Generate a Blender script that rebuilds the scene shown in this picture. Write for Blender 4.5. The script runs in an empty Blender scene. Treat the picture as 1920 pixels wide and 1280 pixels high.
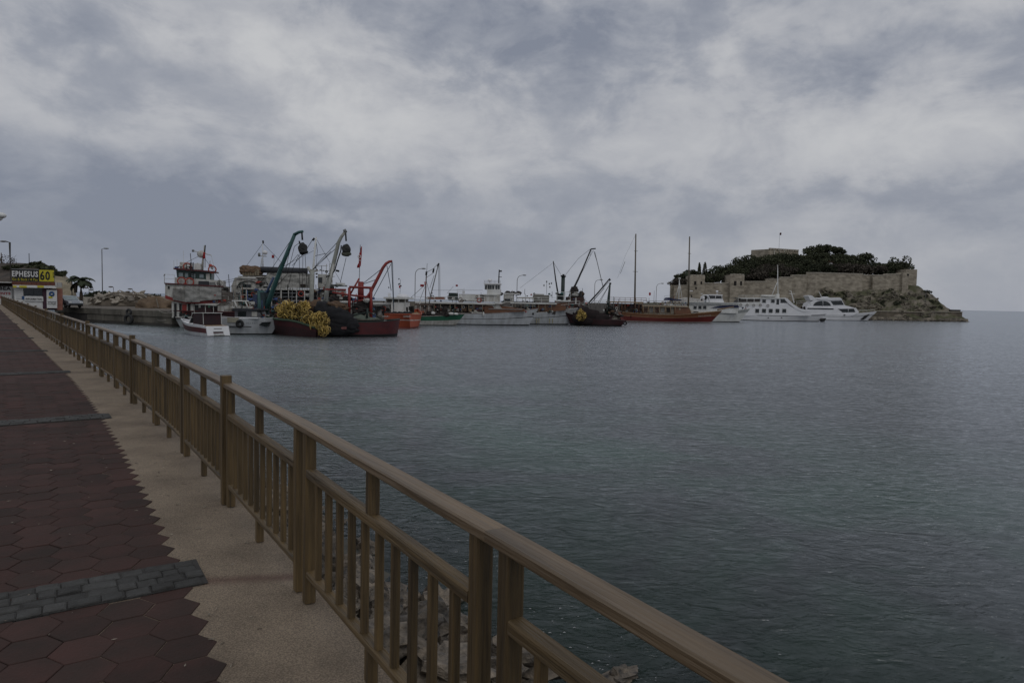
import bpy, math, random
from mathutils import Vector, Matrix, noise as mnoise
R = math.radians
sc = bpy.context.scene
col = sc.collection
random.seed(7)
# ------------------------------------------------------------------ camera
EYE = 3.6            # eye above the water; the promenade lies 1.65 m below the eye
WALK = 1.95
FPX = 1280.0         # focal length in pixels of a 1920 px wide picture (24 mm)
PITCH = math.atan(76.4 / FPX); ROLL = R(1.2)
CR, SR, CP, SP = math.cos(ROLL), math.sin(ROLL), math.cos(PITCH), math.sin(PITCH)
AX = Vector((1, 0, 0)); AU = Vector((0, SP, CP)); AF = Vector((0, CP, -SP))
RIGHT = AX * CR + AU * SR; UP = -AX * SR + AU * CR
CAMP = Vector((0, 0, EYE))
cd = bpy.data.cameras.new('camera'); cam = bpy.data.objects.new('camera', cd); col.objects.link(cam)
m = Matrix((RIGHT, UP, -AF)).transposed().to_4x4(); m.translation = CAMP; cam.matrix_world = m
cd.sensor_width = 36; cd.lens = 24; cd.clip_start = 0.05; cd.clip_end = 30000
sc.camera = cam
sc.view_settings.view_transform = 'Standard'; sc.view_settings.look = 'None'
sc.view_settings.gamma = 1; sc.view_settings.use_curve_mapping = False
sc.view_settings.exposure = -0.95
SUN_EL, SUN_AZ = 48, 150          # azimuth measured clockwise from the view direction

def ray(px, py):
    u = (px - 960) / FPX; v = (640 - py) / FPX
    return AF + RIGHT * u + UP * v
def at(px, py, z=0.0):            # the point of height z seen there
    r = ray(px, py); return CAMP + r * ((z - EYE) / r.z)
def atd(px, py, d):               # the point d metres ahead seen there
    r = ray(px, py); return CAMP + r * (d / r.y)

# ------------------------------------------------------------------ world
w = bpy.data.worlds.new('World'); sc.world = w; w.use_nodes = True
nt = w.node_tree; nt.nodes.clear()
def N(t, **k):
    n = nt.nodes.new(t)
    for a, b in k.items(): setattr(n, a, b)
    return n
def M(op, a, b=None, c=None, clamp=False):
    n = nt.nodes.new('ShaderNodeMath'); n.operation = op; n.use_clamp = clamp
    for i, s in enumerate((a, b, c)):
        if s is None: continue
        if isinstance(s, (int, float)): n.inputs[i].default_value = s
        else: nt.links.new(s, n.inputs[i])
    return n.outputs[0]
tc = N('ShaderNodeTexCoord')
gen = tc.outputs['Generated']
stretch = N('ShaderNodeVectorMath', operation='MULTIPLY'); nt.links.new(gen, stretch.inputs[0]); stretch.inputs[1].default_value = (1, 1, 1.75)
def noise(scale, detail, rough, vec, lac=2.0, dist=0.0, off=None):
    n = N('ShaderNodeTexNoise'); n.inputs['Scale'].default_value = scale; n.inputs['Detail'].default_value = detail
    n.inputs['Roughness'].default_value = rough; n.inputs['Lacunarity'].default_value = lac; n.inputs['Distortion'].default_value = dist
    if off:
        a = N('ShaderNodeVectorMath', operation='ADD'); nt.links.new(vec, a.inputs[0]); a.inputs[1].default_value = off; vec = a.outputs[0]
    nt.links.new(vec, n.inputs['Vector']); return n
warp = noise(5.5, 6, .62, stretch.outputs[0], off=(3.1, 1.7, .4))
ws = N('ShaderNodeSeparateColor'); nt.links.new(warp.outputs['Color'], ws.inputs[0])
sx = N('ShaderNodeSeparateXYZ'); nt.links.new(gen, sx.inputs[0])
az = M('ARCTAN2', sx.outputs[0], sx.outputs[1])
el = M('ARCSINE', M('MAXIMUM', sx.outputs[2], -.05))
azw = M('ADD', az, M('MULTIPLY', M('SUBTRACT', ws.outputs[0], .5), .30))
elw = M('ADD', el, M('MULTIPLY', M('SUBTRACT', ws.outputs[1], .5), .17))
# broad cloud masses: (px, py, half width, half height, how bright)
BLOBS = [(60, 20, 120, 50, -.22), (200, 120, 200, 90, .16), (60, 215, 150, 50, .14), (430, 10, 90, 30, -.20), (560, 90, 170, 90, .22), (300, 235, 170, 35, .10),
         (720, 200, 160, 70, .30), (800, 50, 170, 60, -.26), (1000, 130, 200, 70, -.24), (1250, 20, 260, 55, -.22), (960, 20, 90, 40, -.1),
         (1400, 85, 90, 40, .26), (1290, 130, 120, 40, .12), (1690, 120, 200, 50, -.26), (1800, 30, 110, 40, .06), (1560, 150, 90, 40, -.1),
         (1030, 235, 170, 60, .18), (1430, 235, 160, 50, .22), (1570, 290, 190, 60, .20), (1880, 240, 150, 60, .24), (1300, 300, 140, 40, -.06),
         (1640, 375, 260, 26, -.2), (1880, 345, 120, 30, -.14), (1250, 350, 160, 25, .05), (90, 400, 300, 120, -.30), (420, 390, 260, 85, -.24), (330, 165, 90, 30, -.1),
         (760, 315, 150, 30, .26), (560, 300, 140, 26, .12), (1000, 420, 420, 70, -.10), (500, 385, 40, 22, .42), (572, 394, 26, 18, .36), (665, 415, 48, 15, .38),
         (1700, 480, 330, 80, .16), (1250, 470, 250, 60, .06), (985, 405, 40, 12, .1), (560, 268, 160, 18, -.08), (1120, 170, 60, 35, .1), (150, 150, 60, 25, -.1)]
fld = None
for (px, py, hw, hh, amp) in BLOBS:
    r0 = ray(px, py).normalized(); a0 = math.atan2(r0.x, r0.y); e0 = math.asin(r0.z)
    sa = hw / FPX; se = hh / FPX
    q = M('ADD', M('POWER', M('DIVIDE', M('SUBTRACT', azw, a0), sa), 2.0), M('POWER', M('DIVIDE', M('SUBTRACT', elw, e0), se), 2.0))
    g = M('MULTIPLY', M('POWER', math.e, M('MULTIPLY', q, -.6)), amp * (.85 if amp > 0 else (1.25 if py < 200 else 1.0)))
    fld = g if fld is None else M('ADD', fld, g)
n1 = noise(7.5, 8, .60, stretch.outputs[0], dist=.35)
n2 = noise(14.0, 6, .6, stretch.outputs[0], off=(7, 2, 5), dist=.3)
low = N('ShaderNodeMapRange'); low.interpolation_type = 'SMOOTHSTEP'
nt.links.new(el, low.inputs['Value']); low.inputs['From Min'].default_value = 0.02; low.inputs['From Max'].default_value = .30
low.inputs['To Min'].default_value = .36; low.inputs['To Max'].default_value = .55
# less cloud texture right above the horizon
tex_amp = N('ShaderNodeMapRange'); nt.links.new(el, tex_amp.inputs['Value']); tex_amp.inputs['From Min'].default_value = 0.0; tex_amp.inputs['From Max'].default_value = .30
tex_amp.inputs['To Min'].default_value = .22; tex_amp.inputs['To Max'].default_value = 1.0
edge = N('ShaderNodeMapRange'); edge.interpolation_type = 'SMOOTHSTEP'; nt.links.new(n1.outputs[0], edge.inputs['Value']); edge.inputs['From Min'].default_value = .40; edge.inputs['From Max'].default_value = .58
tex = M('ADD', M('ADD', M('MULTIPLY', M('SUBTRACT', n1.outputs[0], .5), .70), M('MULTIPLY', M('SUBTRACT', edge.outputs[0], .5), .17)), M('MULTIPLY', M('SUBTRACT', n2.outputs[0], .5), .62))
val = M('ADD', M('ADD', low.outputs[0], fld), M('MULTIPLY', tex, tex_amp.outputs[0]), clamp=True)
ramp = N('ShaderNodeValToRGB'); nt.links.new(val, ramp.inputs[0])
cr = ramp.color_ramp; cr.elements[0].position = 0.0; cr.elements[0].color = (.173, .192, .238, 1)
cr.elements[1].position = 1.0; cr.elements[1].color = (.425, .430, .442, 1)
e = cr.elements.new(.33); e.color = (.245, .261, .300, 1)
e = cr.elements.new(.62); e.color = (.335, .344, .370, 1)
sky = N('ShaderNodeTexSky', sky_type='NISHITA'); sky.sun_disc = False
sky.sun_elevation = R(SUN_EL); sky.sun_rotation = R(SUN_AZ)
gain = N('ShaderNodeVectorMath', operation='SCALE'); nt.links.new(ramp.outputs[0], gain.inputs[0]); gain.inputs['Scale'].default_value = 24.5
mix = N('ShaderNodeMix', data_type='RGBA'); mix.inputs['Factor'].default_value = .97
nt.links.new(sky.outputs[0], mix.inputs['A']); nt.links.new(gain.outputs[0], mix.inputs['B'])
bg = N('ShaderNodeBackground'); bg.inputs['Strength'].default_value = .1; nt.links.new(mix.outputs['Result'], bg.inputs['Color'])
out = N('ShaderNodeOutputWorld'); nt.links.new(bg.outputs[0], out.inputs[0])
w.cycles.sampling_method = 'MANUAL'; w.cycles.sample_map_resolution = 512
# ------------------------------------------------------------------ sun behind the clouds
sd = bpy.data.lights.new('sun', 'SUN'); sd.energy = .6; sd.angle = R(25); sd.color = (1, .97, .92)
so = bpy.data.objects.new('sun', sd); col.objects.link(so)
sdir = Vector((math.sin(R(SUN_AZ)) * math.cos(R(SUN_EL)), math.cos(R(SUN_AZ)) * math.cos(R(SUN_EL)), math.sin(R(SUN_EL))))
so.rotation_euler = sdir.to_track_quat('Z', 'Y').to_euler(); so.location = (0, -20, 60)

# ------------------------------------------------------------------ materials
MATS = {}
def mat(name, c, rough=.6, var=.25, scale=3.0, c2=None, bump=0.0, bscale=None, stretch=(1, 1, 1), metal=0.0, spec=.5, island=0.0, objrand=0.0, coords='Object'):
    if name in MATS: return MATS[name]
    ma = bpy.data.materials.new(name); ma.use_nodes = True; t = ma.node_tree; L = t.links
    b = t.nodes['Principled BSDF']; b.inputs['Roughness'].default_value = rough; b.inputs['Metallic'].default_value = metal
    b.inputs['Specular IOR Level'].default_value = spec
    co = t.nodes.new('ShaderNodeTexCoord'); mp = t.nodes.new('ShaderNodeMapping'); mp.inputs['Scale'].default_value = stretch
    L.new(co.outputs[coords], mp.inputs['Vector'])
    no = t.nodes.new('ShaderNodeTexNoise'); no.inputs['Scale'].default_value = scale; no.inputs['Detail'].default_value = 6; no.inputs['Roughness'].default_value = .62
    L.new(mp.outputs[0], no.inputs['Vector'])
    if objrand or island:
        oi = t.nodes.new('ShaderNodeObjectInfo'); ad = t.nodes.new('ShaderNodeVectorMath'); ad.operation = 'SCALE'; ad.inputs[0].default_value = (37, 17, 29)
        L.new(oi.outputs['Random'], ad.inputs['Scale']); L.new(ad.outputs[0], mp.inputs['Location'])
    rp = t.nodes.new('ShaderNodeValToRGB'); L.new(no.outputs[0], rp.inputs[0])
    if c2 is None: c2 = tuple(x * (1 - var) for x in c); hi = tuple(min(1, x * (1 + var * .6)) for x in c)
    else: hi = c
    rp.color_ramp.elements[0].position = .32; rp.color_ramp.elements[0].color = (*c2, 1)
    rp.color_ramp.elements[1].position = .68; rp.color_ramp.elements[1].color = (*hi, 1)
    cs = rp.outputs[0]
    if objrand or island:
        hv = t.nodes.new('ShaderNodeHueSaturation'); L.new(cs, hv.inputs['Color'])
        ml = t.nodes.new('ShaderNodeMath'); ml.operation = 'MULTIPLY_ADD'
        if island:
            ge = t.nodes.new('ShaderNodeNewGeometry'); L.new(ge.outputs['Random Per Island'], ml.inputs[0]); k = island
        else:
            L.new(oi.outputs['Random'], ml.inputs[0]); k = objrand
        ml.inputs[1].default_value = k; ml.inputs[2].default_value = 1 - k / 2
        L.new(ml.outputs[0], hv.inputs['Value']); cs = hv.outputs[0]
    L.new(cs, b.inputs['Base Color'])
    if bump:
        nb = t.nodes.new('ShaderNodeTexNoise'); nb.inputs['Scale'].default_value = bscale or scale * 4; nb.inputs['Detail'].default_value = 5
        L.new(mp.outputs[0], nb.inputs['Vector'])
        bp = t.nodes.new('ShaderNodeBump'); bp.inputs['Strength'].default_value = bump; bp.inputs['Distance'].default_value = .02
        L.new(nb.outputs[0], bp.inputs['Height']); L.new(bp.outputs[0], b.inputs['Normal'])
    MATS[name] = ma; return ma
white = mat('white_paint', (.74, .74, .72), .5, scale=.9, c2=(.54, .54, .50), stretch=(1, 1, .5))
white2 = mat('dirty_white_paint', (.60, .60, .57), .6, scale=1.6, c2=(.30, .28, .24), stretch=(2, 2, .5))
yacht = mat('yacht_gelcoat', (.78, .78, .79), .25, scale=.5, c2=(.66, .66, .67))
greyhull = mat('grey_white_hull', (.54, .56, .58), .45, scale=1.2, c2=(.36, .37, .37), stretch=(1.5, 1.5, .3))
maroon = mat('maroon_paint', (.10, .013, .014), .5, scale=1.2, c2=(.055, .010, .012))
darkmar = mat('dark_maroon_paint', (.045, .010, .012), .55, scale=1.2, c2=(.02, .008, .008))
red = mat('red_paint', (.27, .025, .018), .5, scale=1.5, c2=(.16, .018, .014))
orange = mat('orange_paint', (.42, .085, .035), .5, scale=1.0, c2=(.30, .06, .025))
green = mat('green_paint', (.030, .15, .085), .5, scale=1.2, c2=(.02, .10, .06))
teal = mat('teal_paint', (.035, .115, .105), .5, scale=2, c2=(.02, .065, .065))
darkgreen = mat('dark_green_paint', (.02, .035, .03), .6)
black = mat('black_rubber', (.012, .012, .013), .7)
glass = mat('dark_glass', (.015, .02, .022), .08, var=.4, spec=.6)
steel = mat('galvanised_steel', (.30, .31, .32), .45, metal=.3)
greymetal = mat('grey_metal', (.16, .165, .16), .5, scale=3)
palecrane = mat('pale_crane_paint', (.36, .37, .33), .5, scale=2, c2=(.22, .22, .19))
varnish = mat('varnished_wood', (.20, .085, .035), .4, scale=3, c2=(.11, .045, .02), stretch=(.4, 2, 3))
mahog = mat('mahogany_hull', (.155, .022, .016), .4, scale=1, c2=(.09, .015, .012), stretch=(.5, 1, 3))
lightwood = mat('light_wood', (.34, .23, .13), .6, scale=3, c2=(.22, .14, .075), stretch=(.5, 2, 2))
tarp = mat('grey_net_fabric', (.27, .26, .24), .9, scale=2.5, c2=(.13, .125, .115), bump=.8, bscale=7)
darktarp = mat('dark_tarpaulin', (.028, .030, .036), .7, scale=2, bump=.5, bscale=5)
net = mat('black_fishing_net', (.016, .016, .019), .95, scale=2.5, c2=(.009, .009, .010), bump=1.0, bscale=9)
brownnet = mat('brown_fishing_net', (.16, .10, .06), .95, scale=3, c2=(.08, .05, .032), bump=1, bscale=10)
yellow = mat('yellow_float_plastic', (.52, .38, .10), .5, scale=3, c2=(.28, .18, .045), island=1.3)
flagred = mat('flag_red', (.33, .012, .018), .8)
ringred = mat('lifebuoy_red', (.36, .06, .04), .6)
navy = mat('navy_canvas', (.02, .025, .07), .8)
blue = mat('blue_paint', (.05, .09, .22), .6)
rope = mat('rope_fibre', (.30, .28, .24), .9)
stone = mat('castle_stone', (.45, .395, .31), .9, scale=.9, c2=(.185, .158, .12), stretch=(.7, .7, 1.3), bump=.8, bscale=2.6)
stonecap = mat('castle_coping', (.42, .38, .31), .9, scale=1.0)
conc = mat('quay_concrete', (.22, .198, .16), .9, scale=.7, c2=(.065, .060, .050), stretch=(1, 1, .35), bump=.4, bscale=4)
darkconc = mat('wet_dark_concrete', (.055, .05, .044), .8, scale=.8, bump=.4)
leafdark = mat('pine_foliage', (.082, .088, .050), .9, scale=.35, c2=(.038, .044, .027), island=.8, spec=.15)
leafmid = mat('shrub_foliage', (.062, .068, .040), .9, scale=.4, c2=(.028, .034, .022), island=.8, spec=.15)
leafgrey = mat('bare_twigs', (.105, .092, .075), .9, scale=.4, c2=(.055, .047, .038), island=.6, spec=.1)
bark = mat('bark', (.07, .052, .038), .95, scale=4)
rockm = mat('shore_rock', (.215, .175, .130), .8, scale=2.2, c2=(.030, .028, .026), bump=1.0, bscale=9, objrand=.9)
rubble = mat('rubble_stone', (.37, .33, .27), .95, scale=1.5, c2=(.19, .165, .135), objrand=.9)
sand = mat('sand_pile', (.20, .140, .088), .95, scale=1.4, c2=(.125, .088, .058), bump=.5)
carpaint = mat('silver_car_paint', (.30, .32, .35), .3, metal=.4)
rooftile = mat('roof_tile', (.15, .055, .035), .85, scale=5)
signyellow = mat('sign_yellow', (.55, .48, .03), .6, var=.1)
signblack = mat('sign_black', (.013, .013, .013), .6)
signwhite = mat('sign_white', (.70, .70, .68), .6, var=.1)
pinkwall = mat('salmon_wall', (.30, .13, .095), .8)
purplewall = mat('plum_wall', (.06, .025, .04), .8)
logoblue = mat('sign_blue', (.03, .09, .22), .6)

# ------------------------------------------------------------------ mesh building
class MB:
    def __init__(s): s.v = []; s.f = []
    def add(s, vs, fs):
        k = len(s.v); s.v.extend([tuple(x) for x in vs]); s.f.extend([tuple(i + k for i in f) for f in fs]); return s
    def box(s, c, d, rz=0.0, M3=None):
        vs = []
        for dx in (-.5, .5):
            for dy in (-.5, .5):
                for dz in (-.5, .5):
                    p = Vector((dx * d[0], dy * d[1], dz * d[2]))
                    if M3: p = M3 @ p
                    elif rz: p = Matrix.Rotation(rz, 3, 'Z') @ p
                    vs.append(Vector(c) + p)
        return s.add(vs, [(0, 1, 3, 2), (4, 6, 7, 5), (0, 4, 5, 1), (2, 3, 7, 6), (0, 2, 6, 4), (1, 5, 7, 3)])
    def beam(s, p, q, a, b=None):
        p, q = Vector(p), Vector(q); b = b or a; z = q - p; l = z.length
        M3 = z.to_track_quat('Z', 'X').to_matrix()
        return s.box((p + q) / 2, (a, b, l), M3=M3)
    def tube(s, pts, r, r1=None, n=6, cap=True):
        pts = [Vector(p) for p in pts]; r1 = r if r1 is None else r1; vs = []; k = len(pts)
        for i, p in enumerate(pts):
            d = (pts[min(i + 1, k - 1)] - pts[max(i - 1, 0)])
            if d.length < 1e-6: d = Vector((0, 0, 1))
            q = d.to_track_quat('Z', 'X').to_matrix(); rr = r + (r1 - r) * i / max(1, k - 1)
            for j in range(n):
                a = 2 * math.pi * j / n; vs.append(p + q @ Vector((math.cos(a) * rr, math.sin(a) * rr, 0)))
        fs = [(i * n + j, i * n + (j + 1) % n, (i + 1) * n + (j + 1) % n, (i + 1) * n + j) for i in range(k - 1) for j in range(n)]
        if cap: fs += [tuple(range(n - 1, -1, -1)), tuple((k - 1) * n + j for j in range(n))]
        return s.add(vs, fs)
    def prism(s, ol, y0, y1):                      # outline in x, z pulled along y
        n = len(ol); vs = [(x, y0, z) for x, z in ol] + [(x, y1, z) for x, z in ol]
        return s.add(vs, [tuple(range(n)), tuple(range(2 * n - 1, n - 1, -1))] + [(i, i + n, (i + 1) % n + n, (i + 1) % n) for i in range(n)])
    def vprism(s, ol, z0, z1):                     # outline in x, y pulled upwards
        n = len(ol); vs = [(x, y, z0) for x, y in ol] + [(x, y, z1) for x, y in ol]
        return s.add(vs, [tuple(range(n - 1, -1, -1)), tuple(range(n, 2 * n))] + [(i, (i + 1) % n, (i + 1) % n + n, i + n) for i in range(n)])
    def ring(s, c, Rr, r, axis=(0, 1, 0), n=14, k=6):
        q = Vector(axis).to_track_quat('Z', 'X').to_matrix(); vs = []
        for i in range(n):
            a = 2 * math.pi * i / n
            for j in range(k):
                b = 2 * math.pi * j / k; rr = Rr + r * math.cos(b)
                vs.append(Vector(c) + q @ Vector((rr * math.cos(a), rr * math.sin(a), r * math.sin(b))))
        return s.add(vs, [(i * k + j, ((i + 1) % n) * k + j, ((i + 1) % n) * k + (j + 1) % k, i * k + (j + 1) % k) for i in range(n) for j in range(k)])
    def blob(s, c, rad, n=10, k=7, jit=0.0, ns=1.0, seed=0, lo=-1.0):
        vs = [];
        for i in range(k + 1):
            th = math.pi * i / k
            for j in range(n):
                a = 2 * math.pi * j / n; d = Vector((math.sin(th) * math.cos(a), math.sin(th) * math.sin(a), max(lo, math.cos(th))))
                f = 1 + jit * mnoise.noise(d * ns * 1.7 + Vector((seed * 3.7, seed * 1.3, seed)))
                vs.append((c[0] + d.x * rad[0] * f, c[1] + d.y * rad[1] * f, c[2] + d.z * rad[2] * f))
        return s.add(vs, [(i * n + j, (i + 1) * n + j, (i + 1) * n + (j + 1) % n, i * n + (j + 1) % n) for i in range(k) for j in range(n)])
    def mesh(s, name, ma, smooth=False):
        me = bpy.data.meshes.new(name); me.from_pydata(s.v, [], s.f); me.materials.append(ma); me.validate(); me.update()
        if smooth: me.polygons.foreach_set('use_smooth', [True] * len(me.polygons))
        return me
    def build(s, name, ma, parent=None, smooth=False, loc=None, rz=None):
        return link(name, s.mesh(name, ma, smooth), parent, loc, rz)
def link(name, me, parent=None, loc=None, rz=None):
    o = bpy.data.objects.new(name, me); col.objects.link(o)
    if parent: o.parent = parent
    if loc is not None: o.location = loc
    if rz is not None: o.rotation_euler = (0, 0, rz)
    return o
def tag(o, label=None, cat=None, group=None, kind=None):
    if label: o['label'] = label
    if cat: o['category'] = cat
    if group: o['group'] = group
    if kind: o['kind'] = kind
    return o
def thing(name, label, cat, loc=(0, 0, 0), rz=0.0, group=None):
    o = bpy.data.objects.new(name, None); col.objects.link(o); o.location = loc; o.rotation_euler = (0, 0, rz); o.empty_display_size = .3
    return tag(o, label, cat, group)
def dup(o, loc, rz=None, label=None):
    r = o.copy(); col.objects.link(r); r.location = loc
    if rz is not None: r.rotation_euler = (0, 0, rz)
    if label: r['label'] = label
    for c in o.children:
        k = c.copy(); col.objects.link(k); k.parent = r
        for g in c.children:
            q = g.copy(); col.objects.link(q); q.parent = k
    return r
def text_mesh(s, h, ma, bold=0.0):
    c = bpy.data.curves.new('lettering', 'FONT'); c.body = s; c.size = 1; c.extrude = .004; c.offset = bold; c.align_x = 'CENTER'; c.resolution_u = 2; c.space_character = 1.0 + 4.0 * max(0, bold)
    o = bpy.data.objects.new('lettering', c); me = bpy.data.meshes.new_from_object(o)
    bpy.data.objects.remove(o); bpy.data.curves.remove(c)
    zs = [v.co.y for v in me.vertices]; k = h / max(1e-6, max(zs) - min(zs)); y0 = min(zs)
    for v in me.vertices: v.co = ((v.co.x) * k, (v.co.y - y0) * k, v.co.z * .5)
    me.materials.append(ma); return me
def text(s, h, width, ma, parent, p, right, up, bold=.02, name='lettering'):
    me = text_mesh(s, h, ma, bold)
    xs = [v.co.x for v in me.vertices]; k = width / (max(xs) - min(xs)); mid = (max(xs) + min(xs)) / 2
    for v in me.vertices: v.co.x = (v.co.x - mid) * k
    right = Vector(right).normalized(); up = Vector(up).normalized(); nn = right.cross(up).normalized(); up = nn.cross(right)
    mm = Matrix((right, up, nn)).transposed()
    for v in me.vertices: v.co = mm @ v.co
    return link(name, me, parent, p)

# ================================================================== THE SETTING
# the line of the railing: s metres along it, heading turning gently to the left
def heading(s): return R(32.0 + max(0, min(1, (s + 3) / 16.0)) * 5.9)
PATH = {}
def _path():
    ds = .25; p = Vector((-.62, 2.82)); PATH[0] = p.copy(); q = p.copy()
    for i in range(1, 520):
        h = heading((i - .5) * ds); q = q + Vector((-math.sin(h), math.cos(h))) * ds; PATH[i] = q.copy()
    q = p.copy()
    for i in range(-1, -100, -1):
        h = heading((i + .5) * ds); q = q - Vector((-math.sin(h), math.cos(h))) * ds; PATH[i] = q.copy()
_path()
def shore(s, n=0.0):                 # point s along the railing, n metres to the sea
    i = int(math.floor(s / .25)); f = s / .25 - i
    p = PATH[i] * (1 - f) + PATH[i + 1] * f; h = heading(s)
    return Vector((p.x + math.cos(h) * n, p.y + math.sin(h) * n))
SEND = 104.0
# --- sea and sea bed
def sea():
    mb = MB(); mb.add([(-9000, -3000, 0), (12000, -3000, 0), (12000, 14000, 0), (-9000, 14000, 0)], [(0, 1, 2, 3)])
    ma = bpy.data.materials.new('sea_water'); ma.use_nodes = True; t = ma.node_tree; L = t.links; t.nodes.clear()
    def n(x, **k):
        q = t.nodes.new(x)
        for a, b in k.items(): setattr(q, a, b)
        return q
    def mth(op, a, b=None, clamp=False):
        q = n('ShaderNodeMath', operation=op, use_clamp=clamp)
        for i, s in enumerate((a, b)):
            if s is None: continue
            if isinstance(s, (int, float)): q.inputs[i].default_value = s
            else: L.new(s, q.inputs[i])
        return q.outputs[0]
    ge = n('ShaderNodeNewGeometry')
    def nz(scale, st, rot, det=3, rough=.5, dist=0.0):
        mp = n('ShaderNodeMapping'); mp.inputs['Scale'].default_value = st; mp.inputs['Rotation'].default_value = (0, 0, R(rot))
        L.new(ge.outputs['Position'], mp.inputs['Vector'])
        q = n('ShaderNodeTexNoise'); q.inputs['Scale'].default_value = scale; q.inputs['Detail'].default_value = det; q.inputs['Roughness'].default_value = rough
        q.inputs['Distortion'].default_value = dist
        L.new(mp.outputs[0], q.inputs['Vector']); return q.outputs[0]
    a = nz(2.1, (.62, 1.1, 1), 14, 3, .55, .5); b = nz(7.5, (.7, 1.1, 1), 24, 3, .6, .6); c = nz(.16, (.5, 1.1, 1), 8, 2)
    def ridge(x): return mth('SUBTRACT', 1.0, mth('ABSOLUTE', mth('MULTIPLY', mth('SUBTRACT', x, .5), 2.6)))
    h = mth('ADD', mth('ADD', mth('MULTIPLY', ridge(a), .085), mth('MULTIPLY', ridge(b), .030)), mth('MULTIPLY', c, .25))
    bp = n('ShaderNodeBump'); bp.inputs['Strength'].default_value = 1; bp.inputs['Distance'].default_value = 1.0; L.new(h, bp.inputs['Height'])
    # depth: distance from the line of the shore
    h0 = R(35.0); sp = n('ShaderNodeSeparateXYZ'); L.new(ge.outputs['Position'], sp.inputs[0])
    d = mth('ADD', mth('MULTIPLY', sp.outputs[0], math.cos(h0)), mth('MULTIPLY', sp.outputs[1], math.sin(h0)))
    dd = mth('SUBTRACT', d, .62 * -math.cos(h0) + 2.82 * math.sin(h0))
    dd = mth('ADD', dd, mth('MULTIPLY', mth('SUBTRACT', nz(.22, (1, 1, 1), 0, 3), .5), 3.0))
    shallow = n('ShaderNodeMapRange'); L.new(dd, shallow.inputs['Value']); shallow.inputs['From Min'].default_value = 2.4; shallow.inputs['From Max'].default_value = 9.0
    shallow.inputs['To Min'].default_value = .92; shallow.inputs['To Max'].default_value = 0.0
    # sandy and weedy patches of the bed tint the water
    patch = n('ShaderNodeMapRange'); L.new(nz(.17, (1, 1, 1), 0, 4, .6, .5), patch.inputs['Value']); patch.inputs['From Min'].default_value = .40; patch.inputs['From Max'].default_value = .56
    near = n('ShaderNodeMapRange'); L.new(dd, near.inputs['Value']); near.inputs['From Min'].default_value = 9; near.inputs['From Max'].default_value = 22; near.inputs['To Min'].default_value = 1; near.inputs['To Max'].default_value = 0
    mc = n('ShaderNodeMix', data_type='RGBA'); L.new(mth('MULTIPLY', patch.outputs[0], near.outputs[0]), mc.inputs['Factor'])
    mc.inputs['A'].default_value = (.074, .085, .088, 1); mc.inputs['B'].default_value = (.066, .106, .088, 1)
    df = n('ShaderNodeBsdfDiffuse'); L.new(mc.outputs['Result'], df.inputs['Color'])
    tr = n('ShaderNodeBsdfTransparent'); tr.inputs['Color'].default_value = (.62, .72, .70, 1)
    m1 = n('ShaderNodeMixShader'); L.new(shallow.outputs[0], m1.inputs[0]); L.new(df.outputs[0], m1.inputs[1]); L.new(tr.outputs[0], m1.inputs[2])
    gl = n('ShaderNodeBsdfGlossy'); gl.inputs['Roughness'].default_value = .13; gl.inputs['Color'].default_value = (.80, .83, .87, 1); L.new(bp.outputs[0], gl.inputs['Normal'])
    # the small facets of the ripples: each one mirrors more or less of the sky
    def facets(scale, st, rot, k, det, dist):
        mp = n('ShaderNodeMapping'); mp.inputs['Scale'].default_value = st; mp.inputs['Rotation'].default_value = (0, 0, R(rot)); L.new(ge.outputs['Position'], mp.inputs['Vector'])
        q = n('ShaderNodeTexNoise'); q.inputs['Scale'].default_value = scale; q.inputs['Detail'].default_value = det; q.inputs['Roughness'].default_value = .62; q.inputs['Distortion'].default_value = dist
        L.new(mp.outputs[0], q.inputs['Vector'])
        sb = n('ShaderNodeVectorMath', operation='SUBTRACT'); L.new(q.outputs['Color'], sb.inputs[0]); sb.inputs[1].default_value = (.5, .5, .5)
        ml = n('ShaderNodeVectorMath', operation='MULTIPLY'); L.new(sb.outputs[0], ml.inputs[0]); ml.inputs[1].default_value = (k, k, 0); return ml.outputs[0]
    f1 = facets(6.0, (.66, 1.1, 1), 17, .46, 5, .7); f2 = facets(1.3, (.6, 1.2, 1), 10, .12, 3, .4)
    wind = n('ShaderNodeMapRange'); L.new(nz(.022, (.6, 1.6, 1), 10, 3), wind.inputs['Value']); wind.inputs['From Min'].default_value = .3; wind.inputs['From Max'].default_value = .7; wind.inputs['To Min'].default_value = .65; wind.inputs['To Max'].default_value = 1.25
    av = n('ShaderNodeVectorMath', operation='ADD'); L.new(f1, av.inputs[0]); L.new(f2, av.inputs[1])
    sv = n('ShaderNodeVectorMath', operation='SCALE'); L.new(av.outputs[0], sv.inputs[0]); L.new(wind.outputs[0], sv.inputs['Scale'])
    nv = n('ShaderNodeVectorMath', operation='ADD'); L.new(sv.outputs[0], nv.inputs[0]); nv.inputs[1].default_value = (0, 0, 1)
    nn = n('ShaderNodeVectorMath', operation='NORMALIZE'); L.new(nv.outputs[0], nn.inputs[0])
    dt = n('ShaderNodeVectorMath', operation='DOT_PRODUCT'); L.new(nn.outputs[0], dt.inputs[0]); L.new(ge.outputs['Incoming'], dt.inputs[1])
    cosv = mth('ADD', mth('MAXIMUM', dt.outputs['Value'], 0.0), .035)
    frv = mth('ADD', mth('MULTIPLY', mth('POWER', mth('SUBTRACT', 1.0, cosv, True), 5.0), .98), .02, True)
    m2 = n('ShaderNodeMixShader'); L.new(frv, m2.inputs[0]); L.new(m1.outputs[0], m2.inputs[1]); L.new(gl.outputs[0], m2.inputs[2])
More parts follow.
